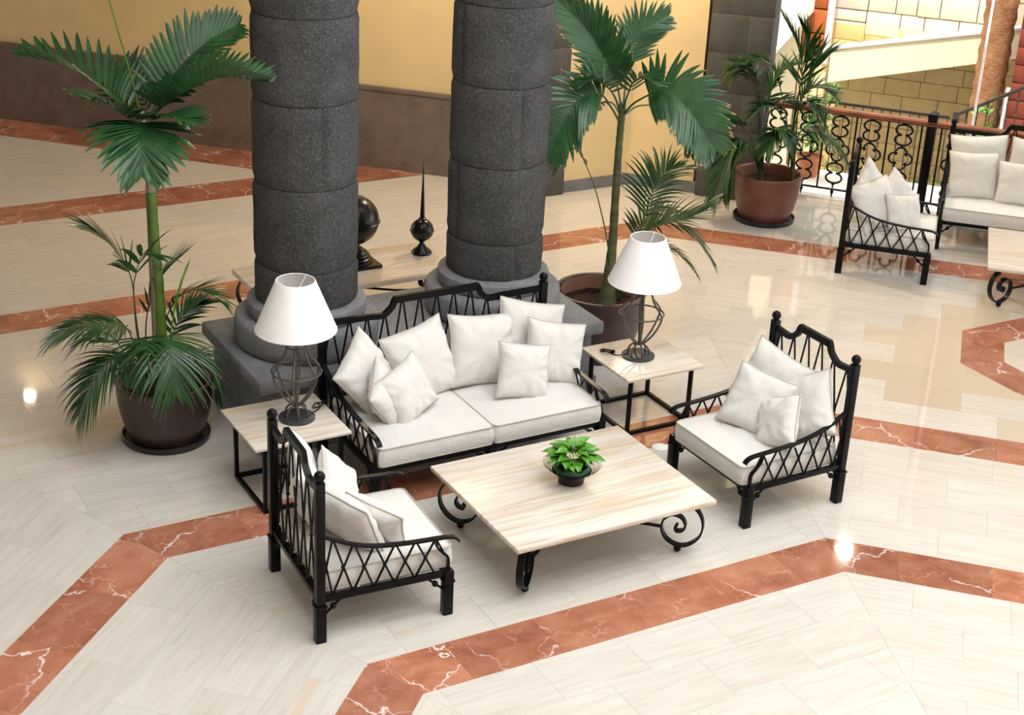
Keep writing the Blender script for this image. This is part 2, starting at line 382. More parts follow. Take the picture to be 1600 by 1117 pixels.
for sec in (0, 45, 90, 135, 180):
    a = math.radians(sec); nx, ny = math.cos(a), math.sin(a); tx, ty = ny, -nx      # along the row, to the right when looking outwards
    for ri, (d0, d1, red) in enumerate(rows):
        if red and d0 > 11 and sec != 90: red = 0
        if sec in (0, 180) and d0 > 9: continue
        L = LEN if not red else .59
        off = (.37 + (0 if ri % 2 == 0 else L/2)) % L if sec == 90 else ((.12 + .31*ri) % L)
        if red: off = (.24*ri + .1) % L
        h0, h1 = d0*T8, d1*T8
        i0 = int(-h1/L) - 2
        for i in range(i0, -i0 + 2):
            t0 = i*L + off; t1 = t0 + L
            poly = [(t0, d0), (t1, d0), (t1, d1), (t0, d1)]
            poly = clip(poly, 1, -T8, 0); poly = clip(poly, -1, -T8, 0)
            if len(poly) < 3 or parea(poly) < .003: continue
            W = [(OX + nx*dd + tx*tt, OY + ny*dd + ty*tt) for tt, dd in poly]
            c = (sum(p[0] for p in W)/len(W), sum(p[1] for p in W)/len(W))
            r = rng.random(); warm = rng.random()**2
            tint = 0
            di = math.hypot(c[0]-IN[0], c[1]-IN[1])
            if not red and di < 1.75 and rng.random() < 1.25 - di*.45: tint = .75 + .25*rng.random()
            if sec == 90 and c[1] > 7.3: W = clip(W, 1, 1, 9.05)
            if len(W) < 3: continue
            emit_tile(W, a - PI/2, red, (r, tint, warm))
# band of red marble along the back wall
for i in range(-2, 26):
    t0 = i*.6; q = []
    for s, t in ((9.05, t0), (9.05, t0 + .6), (9.93, t0 + .6), (9.93, t0)):
        q.append((-3.2 + t*.7071, s - (-3.2 + t*.7071)))
    q = clip(q, 0, -1, -7.28)
    if len(q) >= 3: emit_tile(q, -PI/4, 1, (rng.random(), 0, 0))
# the small octagon inlay by the second seating group
def octpt(r, k): a = PI/8 + k*PI/4; return (IN[0] + r/math.cos(PI/8)*math.cos(a), IN[1] + r/math.cos(PI/8)*math.sin(a))
def tile_mesh(name, poly, ang, rnd, tint, warm, red, z=0.0, mb=None, gap=.0004):
    cx = sum(p[0] for p in poly)/len(poly); cy = sum(p[1] for p in poly)/len(poly)
    if sum(poly[i][0]*poly[(i+1) % len(poly)][1] - poly[(i+1) % len(poly)][0]*poly[i][1] for i in range(len(poly))) < 0: poly = poly[::-1]
    def inset(g):
        out = []
        for i in range(len(poly)):
            p0, p1, p2 = Vector(poly[i-1]), Vector(poly[i]), Vector(poly[(i+1) % len(poly)])
            e1 = (p1-p0).normalized(); e2 = (p2-p1).normalized(); n1 = Vector((-e1.y, e1.x)); n2 = Vector((-e2.y, e2.x)); m = n1 + n2
            den = max(.3, 1 + n1.dot(n2)); out.append(p1 + m*(g/den))
        return out
    A = inset(gap); B = inset(gap + .0006); n = len(poly)
    vs = [(p.x, p.y, z - .02) for p in A] + [(p.x, p.y, z - .001) for p in A] + [(p.x, p.y, z) for p in B]
    fs = [(i, (i+1) % n, n + (i+1) % n, n+i) for i in range(n)] + [(n+i, n + (i+1) % n, 2*n + (i+1) % n, 2*n+i) for i in range(n)] + [tuple(range(2*n, 3*n))]
    ca, sa = math.cos(-ang), math.sin(-ang)
    uv = [((v[0]-cx)*ca - (v[1]-cy)*sa, (v[0]-cx)*sa + (v[1]-cy)*ca) for v in vs]
    return vs, fs, uv, (rnd, tint, warm, 1), (cx, cy)
def put_tiles(name, lst, mat, parent, z=0.0, kind=None, zoff=0):
    vs = []; fs = []; uvs = []; cols = []
    cx = cy = 0
    for T in lst:
        v, f, u, c, ctr = tile_mesh(name, *T[1:], z=z)
        n = len(vs); vs += v; fs += [tuple(i+n for i in q) for q in f]; uvs += u; cols += [c]*len(v)
    if kind is None: cx, cy = ctr; vs = [(x-cx, y-cy, q) for x, y, q in vs]
    me = bpy.data.meshes.new(name); me.from_pydata(vs, [], fs)
    l = me.uv_layers.new(name='UVMap'); flat = []
    for lp in me.loops: flat += uvs[lp.vertex_index]
    l.data.foreach_set('uv', flat)
    at = me.color_attributes.new('tile', 'FLOAT_COLOR', 'POINT'); at.data.foreach_set('color', [x for c in cols for x in c])
    me.materials.append(mat); o = bpy.data.objects.new(name, me); COL.objects.link(o); o.location = (cx, cy, 0); o.parent = parent
    if kind: o['kind'] = kind
    return o
beige = sorted([t for t in tiles if not t[6]], key=lambda t: -t[0]); redt = sorted([t for t in tiles if t[6]], key=lambda t: -t[0])
for t in beige[:296]: put_tiles('tile', [t], M['tile'], floor)
put_tiles('tile', beige[296:], M['tile'], floor, kind='stuff')
for t in redt[:290]: put_tiles('border_tile', [t], M['red'], floor)
if redt[290:]: put_tiles('border_tile', redt[290:], M['red'], floor, kind='stuff')
for k in range(8):
    q = [octpt(.53, k), octpt(.885, k), octpt(.885, k+1), octpt(.53, k+1)]
    put_tiles('inlay_tile', [(0, q, PI/8 + k*PI/4 + 5*PI/8, .3 + .05*(k % 3), 0, 0, 1)], M['red'], floor, z=.0016)
put_tiles('inlay_centre_tile', [(0, [octpt(.528, k) for k in range(8)], 0, .6, .2, .2, 0)], M['tile'], floor, z=.0016)

# ------------------------------------------------------------------ walls
HW = 4.3
def wallpoly(name, poly, z0, z1, mat): return tag(MB().prism(poly, z0, z1).build(name, mat, smooth=False), kind='structure')
SB = 9.92
wb = wallpoly('wall_back', [(-5.6, SB + 5.6), (3.34, SB - 3.34), (3.34, 7.1), (-5.2, SB + 5.9)], -.25, HW, M['yellow'])
u = Vector((.7071, -.7071, 0)); nin = Vector((-.7071, -.7071, 0))
def along(x): return Vector((x, SB - x, 0))
xs = [-5.6, -4.0, -2.5, -1.0, .35, 1.35, 2.95, 3.33]
for i in range(len(xs)-1):
    a, b = along(xs[i] + .0008), along(xs[i+1] - .0008); m = MB()
    m.prism([tuple((p + nin*o)[:2]) for p, o in ((a, .028), (b, .028), (b, -.02), (a, -.02))], .0, .865)
    m.build('dado_panel', M['dado'], wb, smooth=False)
a, b = along(-5.6), along(3.33)
tr = MB().prism([tuple((p + nin*o)[:2]) for p, o in ((a, .045), (b, .045), (b, -.02), (a, -.02))], .865, .905).build('trim_1', M['dado'], smooth=False); tag(tr, kind='structure')
ob = MB().box((-.03, -.02, -.05), (.03, .012, .05), .004).build('wall_socket', M['black']); p = along(.02) + nin*.045
ob.location = (p.x, p.y, .40); ob.rotation_euler = (0, 0, -PI/4); tag(ob, 'small black wall socket on the brown stone dado behind the left palm', 'socket')
# bay: straight wall and angled wall in yellow plaster
wr = wallpoly('wall_right', [(3.66, 6.20), (4.47, 6.20), (4.985, 5.685), (5.31, 6.01), (4.65, 6.7), (3.66, 6.7)], -.25, HW, M['yellow'])
bs = MB().prism([(3.66, 6.185), (4.464, 6.185), (5.0, 5.649), (5.02, 5.67), (4.48, 6.21), (3.66, 6.21)], 0, .125).build('baseboard_right', M['skirt'], smooth=False); tag(bs, kind='structure')
def pier(name, p0, p1, depth, cuts, label, split):
    """square pier of stacked stone blocks, front face from p0 to p1"""
    p0 = Vector((*p0, 0)); p1 = Vector((*p1, 0)); e = (p1-p0).normalized(); nn = Vector((e.y, -e.x, 0)); L = (p1-p0).length; t = empty(name, p0, math.atan2(e.y, e.x), label, 'pier')
    MB().box((.012, -.012 + .02, 0), (L-.012, depth, HW-.02)).build('core', M['mortar'], t, smooth=False)
    for i in range(len(cuts)-1):
        seg = [(0, L)] if i % 2 == split else [(0, L*.62), (L*.62, L)]
        for a, b in seg: MB().box((a + .002, 0, cuts[i] + .004), (b - .002, depth, cuts[i+1] - .004), .011).build('stone_block', M['pier'], t)
pier('stone_pier', (3.36, 6.13), (3.645, 6.13), .5, [0, .315, .727, 1.14, 1.556, 2.0, 2.42, 2.84, 3.26, 3.68, HW], 'narrow grey stone pier glimpsed between the right column and the pale bay', 0)
pier('stone_pier', (4.95, 5.60), (5.405, 5.145), .55, [0, .335, .73, 1.13, 1.545, 1.945, 2.36, 2.78, 3.2, 3.62, HW], 'grey stone pier behind the palm in the red pot', 1)
# gallery ceiling round the open court, outer walls, roof (above the frame, added to block the sun)
def sector(a, r0, r1, h):
    a = math.radians(a); q = []
    for s, r in ((-1, r0), (-1, r1), (1, r1), (1, r0)):
        q.append((OX + math.cos(a)*r - math.sin(a)*s*r*T8, OY + math.sin(a)*r + math.cos(a)*s*r*T8))
    return q
cm = MB()
for s in (0, 45, 90, 135, 180, 225, 270, 315):
    q = clip(sector(s, 7.3, 17, 0), RN.x, RN.y, 8.4)
    if len(q) > 2: cm.prism(q, HW, HW + .35)
tag(cm.build('ceiling', M['wood'], smooth=False), kind='structure')
q = [tuple(ext(8.4, t)[:2]) for t in (14, -14)]
wallpoly('wall_left', [(-9.3, -15), (-9, -15), (-9, 17), (-9.3, 17)], -.25, 10, M['outerwall'])
wallpoly('wall_front', [(-9, -15.3), (16, -15.3), (16, -15), (-9, -15)], -.25, 10, M['outerwall'])
wallpoly('sun_block_roof', [(-9.3, -15.3)] + [tuple(ext(5.0, t)[:2]) for t in (18, -14)] + [(-9.3, 17)], 10, 10.3, M['ceil'])  # unseen slab overhead, added to keep the sun out of the court

# ------------------------------------------------------------------ garden side, beyond the balustrade
def exo(mb, name, mat, parent=None, smooth=False): return mb.build(name, mat, parent, smooth=smooth, mw=EXTM if parent is None else None)
tag(exo(MB().box((-7, 8.12, -.3), (9, 9.09, -.02), .01), 'trim_2', M['white']), kind='structure')
tag(exo(MB().box((-9, 9.0, -1.4), (12, 12.1, -1.1)), 'ground', M['soilbed']), kind='structure')
we = exo(MB().box((-8, 12.03, -1.4), (10, 12.4, 7)), 'wall_garden', M['mortar']); tag(we, kind='structure')
rg = random.Random(3); cr = []
z = -1.05; i = 0
while z < .95:
    h = .212; t = -.34 - rg.random()*.3
    while t < 2.7:
        L = .36 + rg.random()*.16; b = min(t+L, 2.75)
        if b - t > .06:
            y = 12.0 - rg.random()*.012
            MB().box((t + .0025, y, z + .0025), (b - .0025, 12.06, z + h - .0025), .007).build('stone', M['sand'], we)
        t = b
    z += h; i += 1
z = .95
while z < 2.4:
    h = .30; t = -.36 - rg.random()*.05
    while t < 2.7:
        L = .2 + rg.random()*.28; b = min(t+L, 2.75); y = 12.0 - rg.random()*.02
        hh = h
        if rg.random() < .3 and L > .3:
            MB().box((t + .005, y, z + .005), (b - .005, 12.06, z + h*.5 - .005), .012).build('stone', M['sandlit'], we)
            MB().box((t + .005, y - .006, z + h*.5 + .005), (b - .005, 12.06, z + h - .005), .012).build('stone', M['sandlit'], we)
        elif b - t > .06: MB().box((t + .005, y, z + .005), (b - .005, 12.06, z + h - .005), .012).build('stone', M['sandlit'], we)
        t = b
    z += h
# ramp parapet
m = MB(); x0, x1 = -.245, 3.0
def slab(x0, x1, y0, y1, zt, zb):
    vs = [(x0, y0, zb(x0)), (x1, y0, zb(x1)), (x1, y1, zb(x1)), (x0, y1, zb(x0)), (x0, y0, zt(x0)), (x1, y0, zt(x1)), (x1, y1, zt(x1)), (x0, y1, zt(x0))]
    return MB().add(vs, [(0,3,2,1),(4,5,6,7),(0,1,5,4),(1,2,6,5),(2,3,7,6),(3,0,4,7)])
ramp = tag(exo(slab(x0, x1, 11.2, 11.34, lambda x: .945 + .228*x, lambda x: .535 + .26*x), 'trim_3', M['cream']), kind='structure')
exo(slab(x0, x1, 11.34, 11.99, lambda x: .65 + .26*x, lambda x: .535 + .26*x), 'ramp_slab', M['cream'], ramp)
exo(slab(x0 - .02, x1, 11.18, 11.36, lambda x: .972 + .228*x, lambda x: .946 + .228*x), 'coping', M['lav'], ramp)
# left of the ramp: yellow pillar with terracotta cladding, cream wall and stair soffit
pl = empty('clad_pillar', ext(11.9, -.58, -1.1), math.atan2(RD.y, RD.x), 'yellow pillar clad in terracotta blocks above, left of the pale ramp', 'pillar')
MB().box((-.135, -.06, 0), (.215, .12, 1.72)).build('shaft', M['yellow'], pl, smooth=False)
z = 1.725
for k in range(7): MB().box((-.14, -.09, z + .006), (.145, .12, z + .30), .01).build('cladding_block', M['terra'], pl); z += .31
MB().box((.147, -.1, 1.66), (.215, .12, 4.2)).build('edge_strip', M['lav'], pl, smooth=False)
tag(exo(MB().box((-4.0, 11.75, -1.1), (-.73, 12.0, 7)), 'wall_stair', M['cream']), kind='structure')
m = MB(); poly = [(-1.35, .15), (-.95, .72), (-.60, 1.22), (-.60, 1.36), (-.86, 1.36), (-1.6, .40)]
vs = [(x, 11.25, z) for x, z in poly] + [(x, 11.75, z) for x, z in poly]; nq = len(poly)
m.add(vs, [tuple(range(nq)), tuple(range(2*nq-1, nq-1, -1))] + [(i, i+nq, (i+1) % nq + nq, (i+1) % nq) for i in range(nq)])
tag(exo(m, 'trim_4', M['white']), kind='structure')
# brick pillar at the right edge
bp = empty('brick_pillar', ext(10.3, 2.25, -1.1), math.atan2(RD.y, RD.x), 'dark red masonry pillar at the right edge behind the stair rail', 'pillar')
MB().box((-.27, .03, 0), (.4, .5, 2.9)).build('core', M['mortar'], bp, smooth=False)
z = 0; k = 0
while z < 2.85:
    xs_ = [-.29, -.05, .19, .42] if k % 2 else [-.29, .07, .31, .42]
    for a, b in zip(xs_, xs_[1:]): MB().box((a + .004, 0, z + .004), (b - .004, .52, z + .2), .008).build('brick', M['brick'], bp)
    z += .206; k += 1
MB().box((-.335, -.01, 0), (-.293, .2, 1.95)).build('edge_strip', M['lav'], bp, smooth=False)
# light pole
pp = ext(9.5, 1.65); o = MB().tube([(0, 0, -1.1), (0, 0, 5)], .014, 8).build('white_pole', M['white']); o.location = pp; tag(o, 'thin white pole rising in front of the palm trunk', 'pole')
# exterior palm trunk
m = MB(); pts = []; rr = []
for k in range(60):
    zz = -1.1 + k*.1; pts.append((.02*math.sin(zz), .01*zz, zz)); rr.append(.178 + (.012 if k % 2 else -.006) + .01*noise.noise((zz*2, 0, 0)) + max(0, -.2 - zz)*.05)
m.tube(pts, rr, 20); o = m.build('palm_trunk', M['bark'], angle=80); o.location = ext(10.7, 1.70); tag(o, 'thick brown ringed palm trunk in front of the pale ramp', 'tree trunk')
# stair handrail with balusters
sr = empty('stair_railing', ext(10.0, 1.43), math.atan2(RD.y, RD.x), 'brown metal stair railing climbing to the right beyond the balustrade', 'railing')
MB().box((-.035, -.035, -1.1), (.035, .035, .62), .006).build('post', M['railmetal'], sr)
MB().bar([(0, 0, .58), (.14, 0, .66), (1.5, 0, 1.47)], .05, .035, (0, 1, 0)).build('handrail', M['railmetal'], sr)
for k in range(12):
    x = .12 + k*.105; zt = .64 + (x - .12)*.6
    m = MB().tube([(x, 0, -.6), (x, 0, zt)], .009, 6); [m.ball((x, 0, zt - q), .016, 8) for q in (.12, .3)]; m.build('baluster', M['railmetal'], sr)
gf = empty('garden_fence', ext(9.7, .6), math.atan2(RD.y, RD.x), 'thin grey metal fence behind the ringed balustrade', 'fence')
MB().bar([(-.85, 0, .615), (.78, 0, .615)], .03, .025, (0, 1, 0)).build('top_rail', M['railmetal'], gf)
MB().bar([(-.85, 0, -.35), (.78, 0, -.35)], .02, .02, (0, 1, 0)).build('bottom_rail', M['railmetal'], gf)
for k in range(16):
    x = -.83 + k*.106; m = MB().tube([(x, 0, -1.1), (x, 0, .615)], .007, 6)
    if k % 2 == 0: [m.ball((x, 0, q), .013, 8) for q in (.45, .2, -.1)]
    m.build('baluster', M['railmetal'], gf)

# ------------------------------------------------------------------ balustrade at the edge of the floor
bl = empty('balustrade', ext(8.0, 1.317), math.atan2(RD.y, RD.x), 'black wrought iron balustrade with ring and quatrefoil motifs under a wooden handrail', 'balustrade')
T0, T1 = -1.83, 2.2
m = MB()
prof = [(-.045, .935), (.045, .935), (.05, .95), (.04, .955), (.05, .968), (.035, .985), (-.035, .985), (-.05, .968), (-.04, .955), (-.05, .95)]
vs = [(T0, y, z) for y, z in prof] + [(T1, y, z) for y, z in prof]; npf = len(prof)
m.add(vs, [tuple(range(npf)), tuple(range(2*npf-1, npf-1, -1))] + [(i, i+npf, (i+1) % npf + npf, (i+1) % npf) for i in range(npf)])
m.build('handrail', M['redwood'], bl, angle=30)
MB().bar([(T0, 0, .105), (T1, 0, .105)], .03, .014, (0, 1, 0)).build('bottom_rail', M['black'], bl)
MB().bar([(T0, 0, .925), (T1, 0, .925)], .03, .012, (0, 1, 0)).build('top_rail', M['black'], bl)
m = MB().box((-.045, -.045, 0), (.045, .045, 1.045), .004); m.box((-.055, -.055, 1.045), (.055, .055, 1.062), .003)
m.add([(-.05, -.05, 1.062), (.05, -.05, 1.062), (.05, .05, 1.062), (-.05, .05, 1.062), (0, 0, 1.095)], [(0, 1, 4), (1, 2, 4), (2, 3, 4), (3, 0, 4)])
m.build('post', M['black'], bl)
def ellipse(cx, cz, a, b, a0=0, a1=2*PI, n=28): return [(cx + a*math.cos(a0 + (a1-a0)*k/n), 0, cz + b*math.sin(a0 + (a1-a0)*k/n)) for k in range(n+1)]
def motif():
    m = MB(); r = .0115
    def eight(zt):
        # two open ovals meeting in a curled waist
        for c, lo, hi in ((zt - .056, -78, 258), (zt - .164, 102, 438)):
            q = [(.084*math.cos(math.radians(lo + (hi-lo)*j/26)), 0, c + .056*math.sin(math.radians(lo + (hi-lo)*j/26))) for j in range(27)]
            m.tube(q, r, 6)
    eight(.905); m.ball((0, 0, .915), .012, 8); m.ball((0, 0, .672), .015, 8)
    c = .54; R = .058
    for k in range(4):
        a = k*PI/2; q = [(math.cos(a)*.062 + R*math.cos(a + t), 0, c + (math.sin(a)*.062 + R*math.sin(a + t))*1.0) for t in [-2.05 + 4.1*j/14 for j in range(15)]]
        m.tube(q, r, 6)
    m.ball((0, 0, .408), .015, 8); eight(.395); m.ball((0, 0, .158), .016, 8); m.ball((0, 0, .13), .012, 8); m.ball((0, 0, .075), .02, 10); m.tube([(0, 0, .10), (0, 0, .06), (0, 0, .008)], [.013, .013, .003], 8)
    return m
proto = None
for t in [-.27 - .33*k for k in range(5)] + [.27 + .33*k for k in range(6)]:
    if proto is None: proto = motif().build('ring_motif', M['black'], bl, angle=60); o = proto
    else: o = proto.copy(); COL.objects.link(o)
    o.location = (t, 0, 0)
pb = None
for t in [-.095] + [-.105 - .33*k for k in range(1, 6)] + [.105 + .33*k for k in range(0, 6)]:
    if pb is None: pb = MB().box((-.009, -.009, .1), (.009, .009, .93)).build('bar', M['black'], bl, smooth=False); o = pb
    else: o = pb.copy(); COL.objects.link(o)
    o.location = (t, 0, 0)

# ------------------------------------------------------------------ plinth and the two columns
pt = empty('plinth', (0.0, 2.43, 0), 0, 'long grey stone plinth carrying the two columns behind the sofa', 'plinth')
MB().box((-1.395, -.60, .485), (1.395, .60, .59), .022).build('slab', M['basaltlight'], pt)
m = MB(); bxs = [-1.33, -.62, .05, .72, 1.33]
for i in range(4):
    MB().box((bxs[i] + .003, -.535, .135), (bxs[i+1] - .003, .535, .483), .008).build('stone_block', M['basaltlight'], pt)
for i in range(3):
    q = [-1.375, -.45, .5, 1.375]; MB().box((q[i] + .003, -.575, 0), (q[i+1] - .003, .575, .132), .012).build('base_course', M['basaltlight'], pt)
def drum(a0, a1, z0, z1, r, seed):
    """half drum of a column, joints recessed, slightly uneven face"""
    nu, nv = 30, 11; ch = .02; vs = []; fs = []
    for j in range(nv+1):
        for i in range(nu+1):
            u = i/nu; v = j/nv; a = a0 + .006 + (a1 - a0 - .012)*u; z = z0 + .004 + (z1 - z0 - .008)*v
            e = min(u*(a1-a0)*r, (1-u)*(a1-a0)*r, (z - z0), (z1 - z)); rr = r - (ch*(1 - min(1, e/ch))**2 if e < ch else 0)
            rr += .006*noise.noise((math.cos(a)*4 + seed, math.sin(a)*4, z*4)) + .003*noise.noise((math.cos(a)*14, math.sin(a)*14 + seed, z*12))
            vs.append((rr*math.cos(a), rr*math.sin(a), z))
    W = nu + 1
    for j in range(nv):
        for i in range(nu): q = j*W + i; fs.append((q, q+1, q+W+1, q+W))
    # edges back to the core
    n = len(vs); loop = [i for i in range(W)] + [j*W + nu for j in range(1, nv+1)] + [nv*W + i for i in range(nu-1, -1, -1)] + [j*W for j in range(nv-1, 0, -1)]
    for k in loop: x, y, z = vs[k]; s = (r - .045)/math.hypot(x, y); vs.append((x*s, y*s, z))
    L = len(loop)
    for k in range(L): fs.append((loop[k], n + k, n + (k+1) % L, loop[(k+1) % L]))
    return MB().add(vs, fs)
def column(x, label, jb, vdeg):
    c = empty('stone_column', (x, 2.43, .59), 0, label, 'column'); r = .365
    m = MB().lathe([(.49, 0), (.512, .02), (.52, .07), (.52, .17), (.512, .205), (.49, .222), (.40, .225)], 56); m.build('lower_ring', M['basaltlight'], c)
    m = MB().lathe([(.41, .225), (.425, .24), (.43, .29), (.425, .325), (.405, .34), (.36, .345)], 56); m.build('upper_ring', M['basaltlight'], c)
    MB().lathe([(r - .02, .34), (r - .02, 3.75)], 40).build('core', M['basalt'], c)
    zs = [.337] + jb
    for i in range(len(zs)-1):
        a = math.radians(-120.3 + vdeg[i % 2])
        for h in range(2): drum(a + h*PI, a + (h+1)*PI, zs[i], zs[i+1], r, x*7 + i*3.3 + h).build('drum_block', M['basalt'], c, angle=50)
column(-.80, 'left dark basalt column standing behind the sofa and lamp', [.627, 1.224, 1.809, 2.392, 2.98, 3.57], (27, -70))
column(.735, 'right dark basalt column standing behind the sofa', [.625, 1.208, 1.80, 2.375, 2.96, 3.55], (28, -54))

# ------------------------------------------------------------------ wrought iron seats
def seat(name, W, D, ph, pf, nback, label, cat, group=None, mid=False):
    """W between posts, D depth; ph plateau half width, pf half width where the rail starts to rise"""
    t = empty(name, (0, 0, 0), 0, label, cat, group); hw, hd = W/2, D/2; B = M['black']
    for s in (-1, 1):
        m = MB().box((s*hw - .026, hd - .026, .235), (s*hw + .026, hd + .026, 1.035), .004)
        m.box((s*hw - .031, hd - .031, 0), (s*hw + .031, hd + .031, .24), .004)
        m.box((s*hw - .036, hd - .036, .228), (s*hw + .036, hd + .036, .245), .004)
        m.lathe([(.02, 1.035), (.014, 1.04), (.014, 1.047)], 12, s*hw, hd); p = m.build('rear_post', B, t)
        MB().ball((s*hw, hd, 1.068), .033, 16).build('ball_finial', B, p, angle=80)
        m = MB().box((s*hw - .030, -hd - .030, 0), (s*hw + .030, -hd + .030, .30), .004); m.box((s*hw - .036, -hd - .036, .222), (s*hw + .036, -hd + .036, .24), .004)
        m.build('front_leg', B, t)
    if mid:
        m = MB().box((-.03, -hd - .03, 0), (.03, -hd + .03, .275), .004); m.box((-.036, -hd - .036, .222), (.036, -hd + .036, .24), .004); m.build('front_leg', B, t)
    # seat frame
    m = MB()
    m.box((-hw, -hd - .018, .262), (hw, -hd + .018, .298), .003); m.box((-hw, hd - .018, .262), (hw, hd + .018, .298), .003)
    for s in (-1, 1): m.box((s*hw - .018, -hd, .262), (s*hw + .018, hd, .298), .003)
    m.build('seat_frame', B, t)
    m = MB()
    ns = max(5, int(W/.12))
    for k in range(ns): x = -hw + W*(k + .5)/ns; m.box((x - .025, -hd + .02, .285), (x + .025, hd - .02, .296))
    m.build('seat_slats', B, t, smooth=False)
    # diagonal braces with a bead
    def brace(p, q, nm='brace'):
        m = MB().tube([p, q], .008, 8); c = (Vector(p) + Vector(q))/2; m.ball(c, .02, 10); m.build(nm, B, t, angle=70)
    legs = [(-hw, -hd), (hw, -hd), (-hw, hd), (hw, hd)] + ([(0, -hd)] if mid else [])
    for x, y in legs:
        if x <= 0: brace((x + .03, y, .175), (x + .13, y, .265))
        if x >= 0: brace((x - .03, y, .175), (x - .13, y, .265))
        if x != 0: brace((x, y + (.03 if y < 0 else -.03), .175), (x, y + (.13 if y < 0 else -.13), .265))
    # back rail with raised middle
    prof = []
    half = [(pf - .006, 1.005), (pf - .03, 1.06), (ph, 1.082)]
    def rail_half(s):
        k = spline([(s*(pf + .13), .985), (s*(pf + .06), .980), (s*(pf + .02), .990), (s*pf, 1.012), (s*(ph + .012), 1.045), (s*ph, 1.078)], 16) if False else spline([Vector((s*(pf + .14), .978, 0)), Vector((s*(pf + .05), .972, 0)), Vector((s*(pf + .01), .985, 0)), Vector((s*(ph + .018), 1.028, 0)), Vector((s*ph, 1.078, 0))], 14)
        return [(s*hw, .983)] + [(v.x, v.y) for v in k]
    L = rail_half(-1); R = rail_half(1)[::-1]
    pts = [(x, hd, z) for x, z in L + R]
    MB().bar(pts, .03, .040, (0, 1, 0)).build('back_rail', B, t, angle=50)
    def railz(x):
        for (xa, za), (xb, zb) in zip(L + R, (L + R)[1:]):
            if xa <= x <= xb and xb > xa: return za + (zb - za)*(x - xa)/(xb - xa) - .018
        return .965
    # lattice of the back
    m = MB(); sp = W/nback
    top = [-hw + sp*(i + .5) for i in range(nback)]; xsx = top
    for i in range(nback):
        for dd in (-1, 1):
            j = i + dd; x0 = top[i]; x1 = top[j] if 0 <= j < nback else (-hw if j < 0 else hw)
            f = 1.0 if 0 <= j < nback else .5
            z1 = .29 if f == 1 else .63; m.tube([(x0 + dd*.006, hd, railz(x0)), (x1 - dd*.006*f, hd, z1)], .0070, 6)
    for i in range(nback-1): m.ball(((top[i] + top[i+1])/2, hd, (railz(top[i]) + .29)/2), .0125, 8)
    m.build('back_lattice', B, t, angle=60)
    # arms
    AP = [(0, .695), (.07, .66), (.16, .617), (.27, .577), (.40, .55), (.55, .535), (.68, .528), (.78, .524), (.835, .518), (.868, .503), (.885, .482)]
    AP = [(a*D/.82, z) for a, z in AP]
    def armz(a):
        for (xa, za), (xb, zb) in zip(AP, AP[1:]):
            if xa <= a <= xb: return za + (zb - za)*(a - xa)/(xb - xa)
        return AP[-1][1]
    for s in (-1, 1):
        cur = spline([(s*hw, hd - a, z) for a, z in AP], 26); a_ = MB().bar(cur, .036, .013, (1, 0, 0)).build('arm', B, t, angle=50)
        sup = spline([(s*hw, -hd + .075, .522), (s*hw, -hd + .078, .478), (s*hw, -hd + .04, .425), (s*hw, -hd + .004, .385), (s*hw, -hd, .30)], 14)
        MB().bar(sup, .024, .014, (1, 0, 0)).build('arm_support', B, a_, angle=50)
        m = MB(); n = 6; sp = (D - .03)/n; tp = [.03 + sp*(i + .35) for i in range(n)]
        for i in range(n):
            for dd in (-1, 1):
                j = i + dd
                if 0 <= j < n: m.tube([(s*hw, hd - tp[i] - dd*.005, armz(tp[i]) - .005), (s*hw, hd - tp[j] + dd*.005, .298)], .0070, 6)
                else:
                    xe = .02 if j < 0 else D - .02
                    zz = (armz(tp[i]) + .298)/2
                    if j < 0: m.tube([(s*hw, hd - tp[i], armz(tp[i])), (s*hw, hd - .026, .42)], .0070, 6); m.tube([(s*hw, hd - tp[i], .298), (s*hw, hd - .026, .55)], .0070, 6)
                    else: m.tube([(s*hw, hd - tp[i], armz(tp[i])), (s*hw, hd - xe, .40)], .0070, 6)
        for i in range(n-1): m.ball((s*hw, hd - (tp[i] + tp[i+1])/2, (armz((tp[i] + tp[i+1])/2) + .298)/2), .0125, 8)
        m.build('arm_lattice', B, a_, angle=60)
    return t

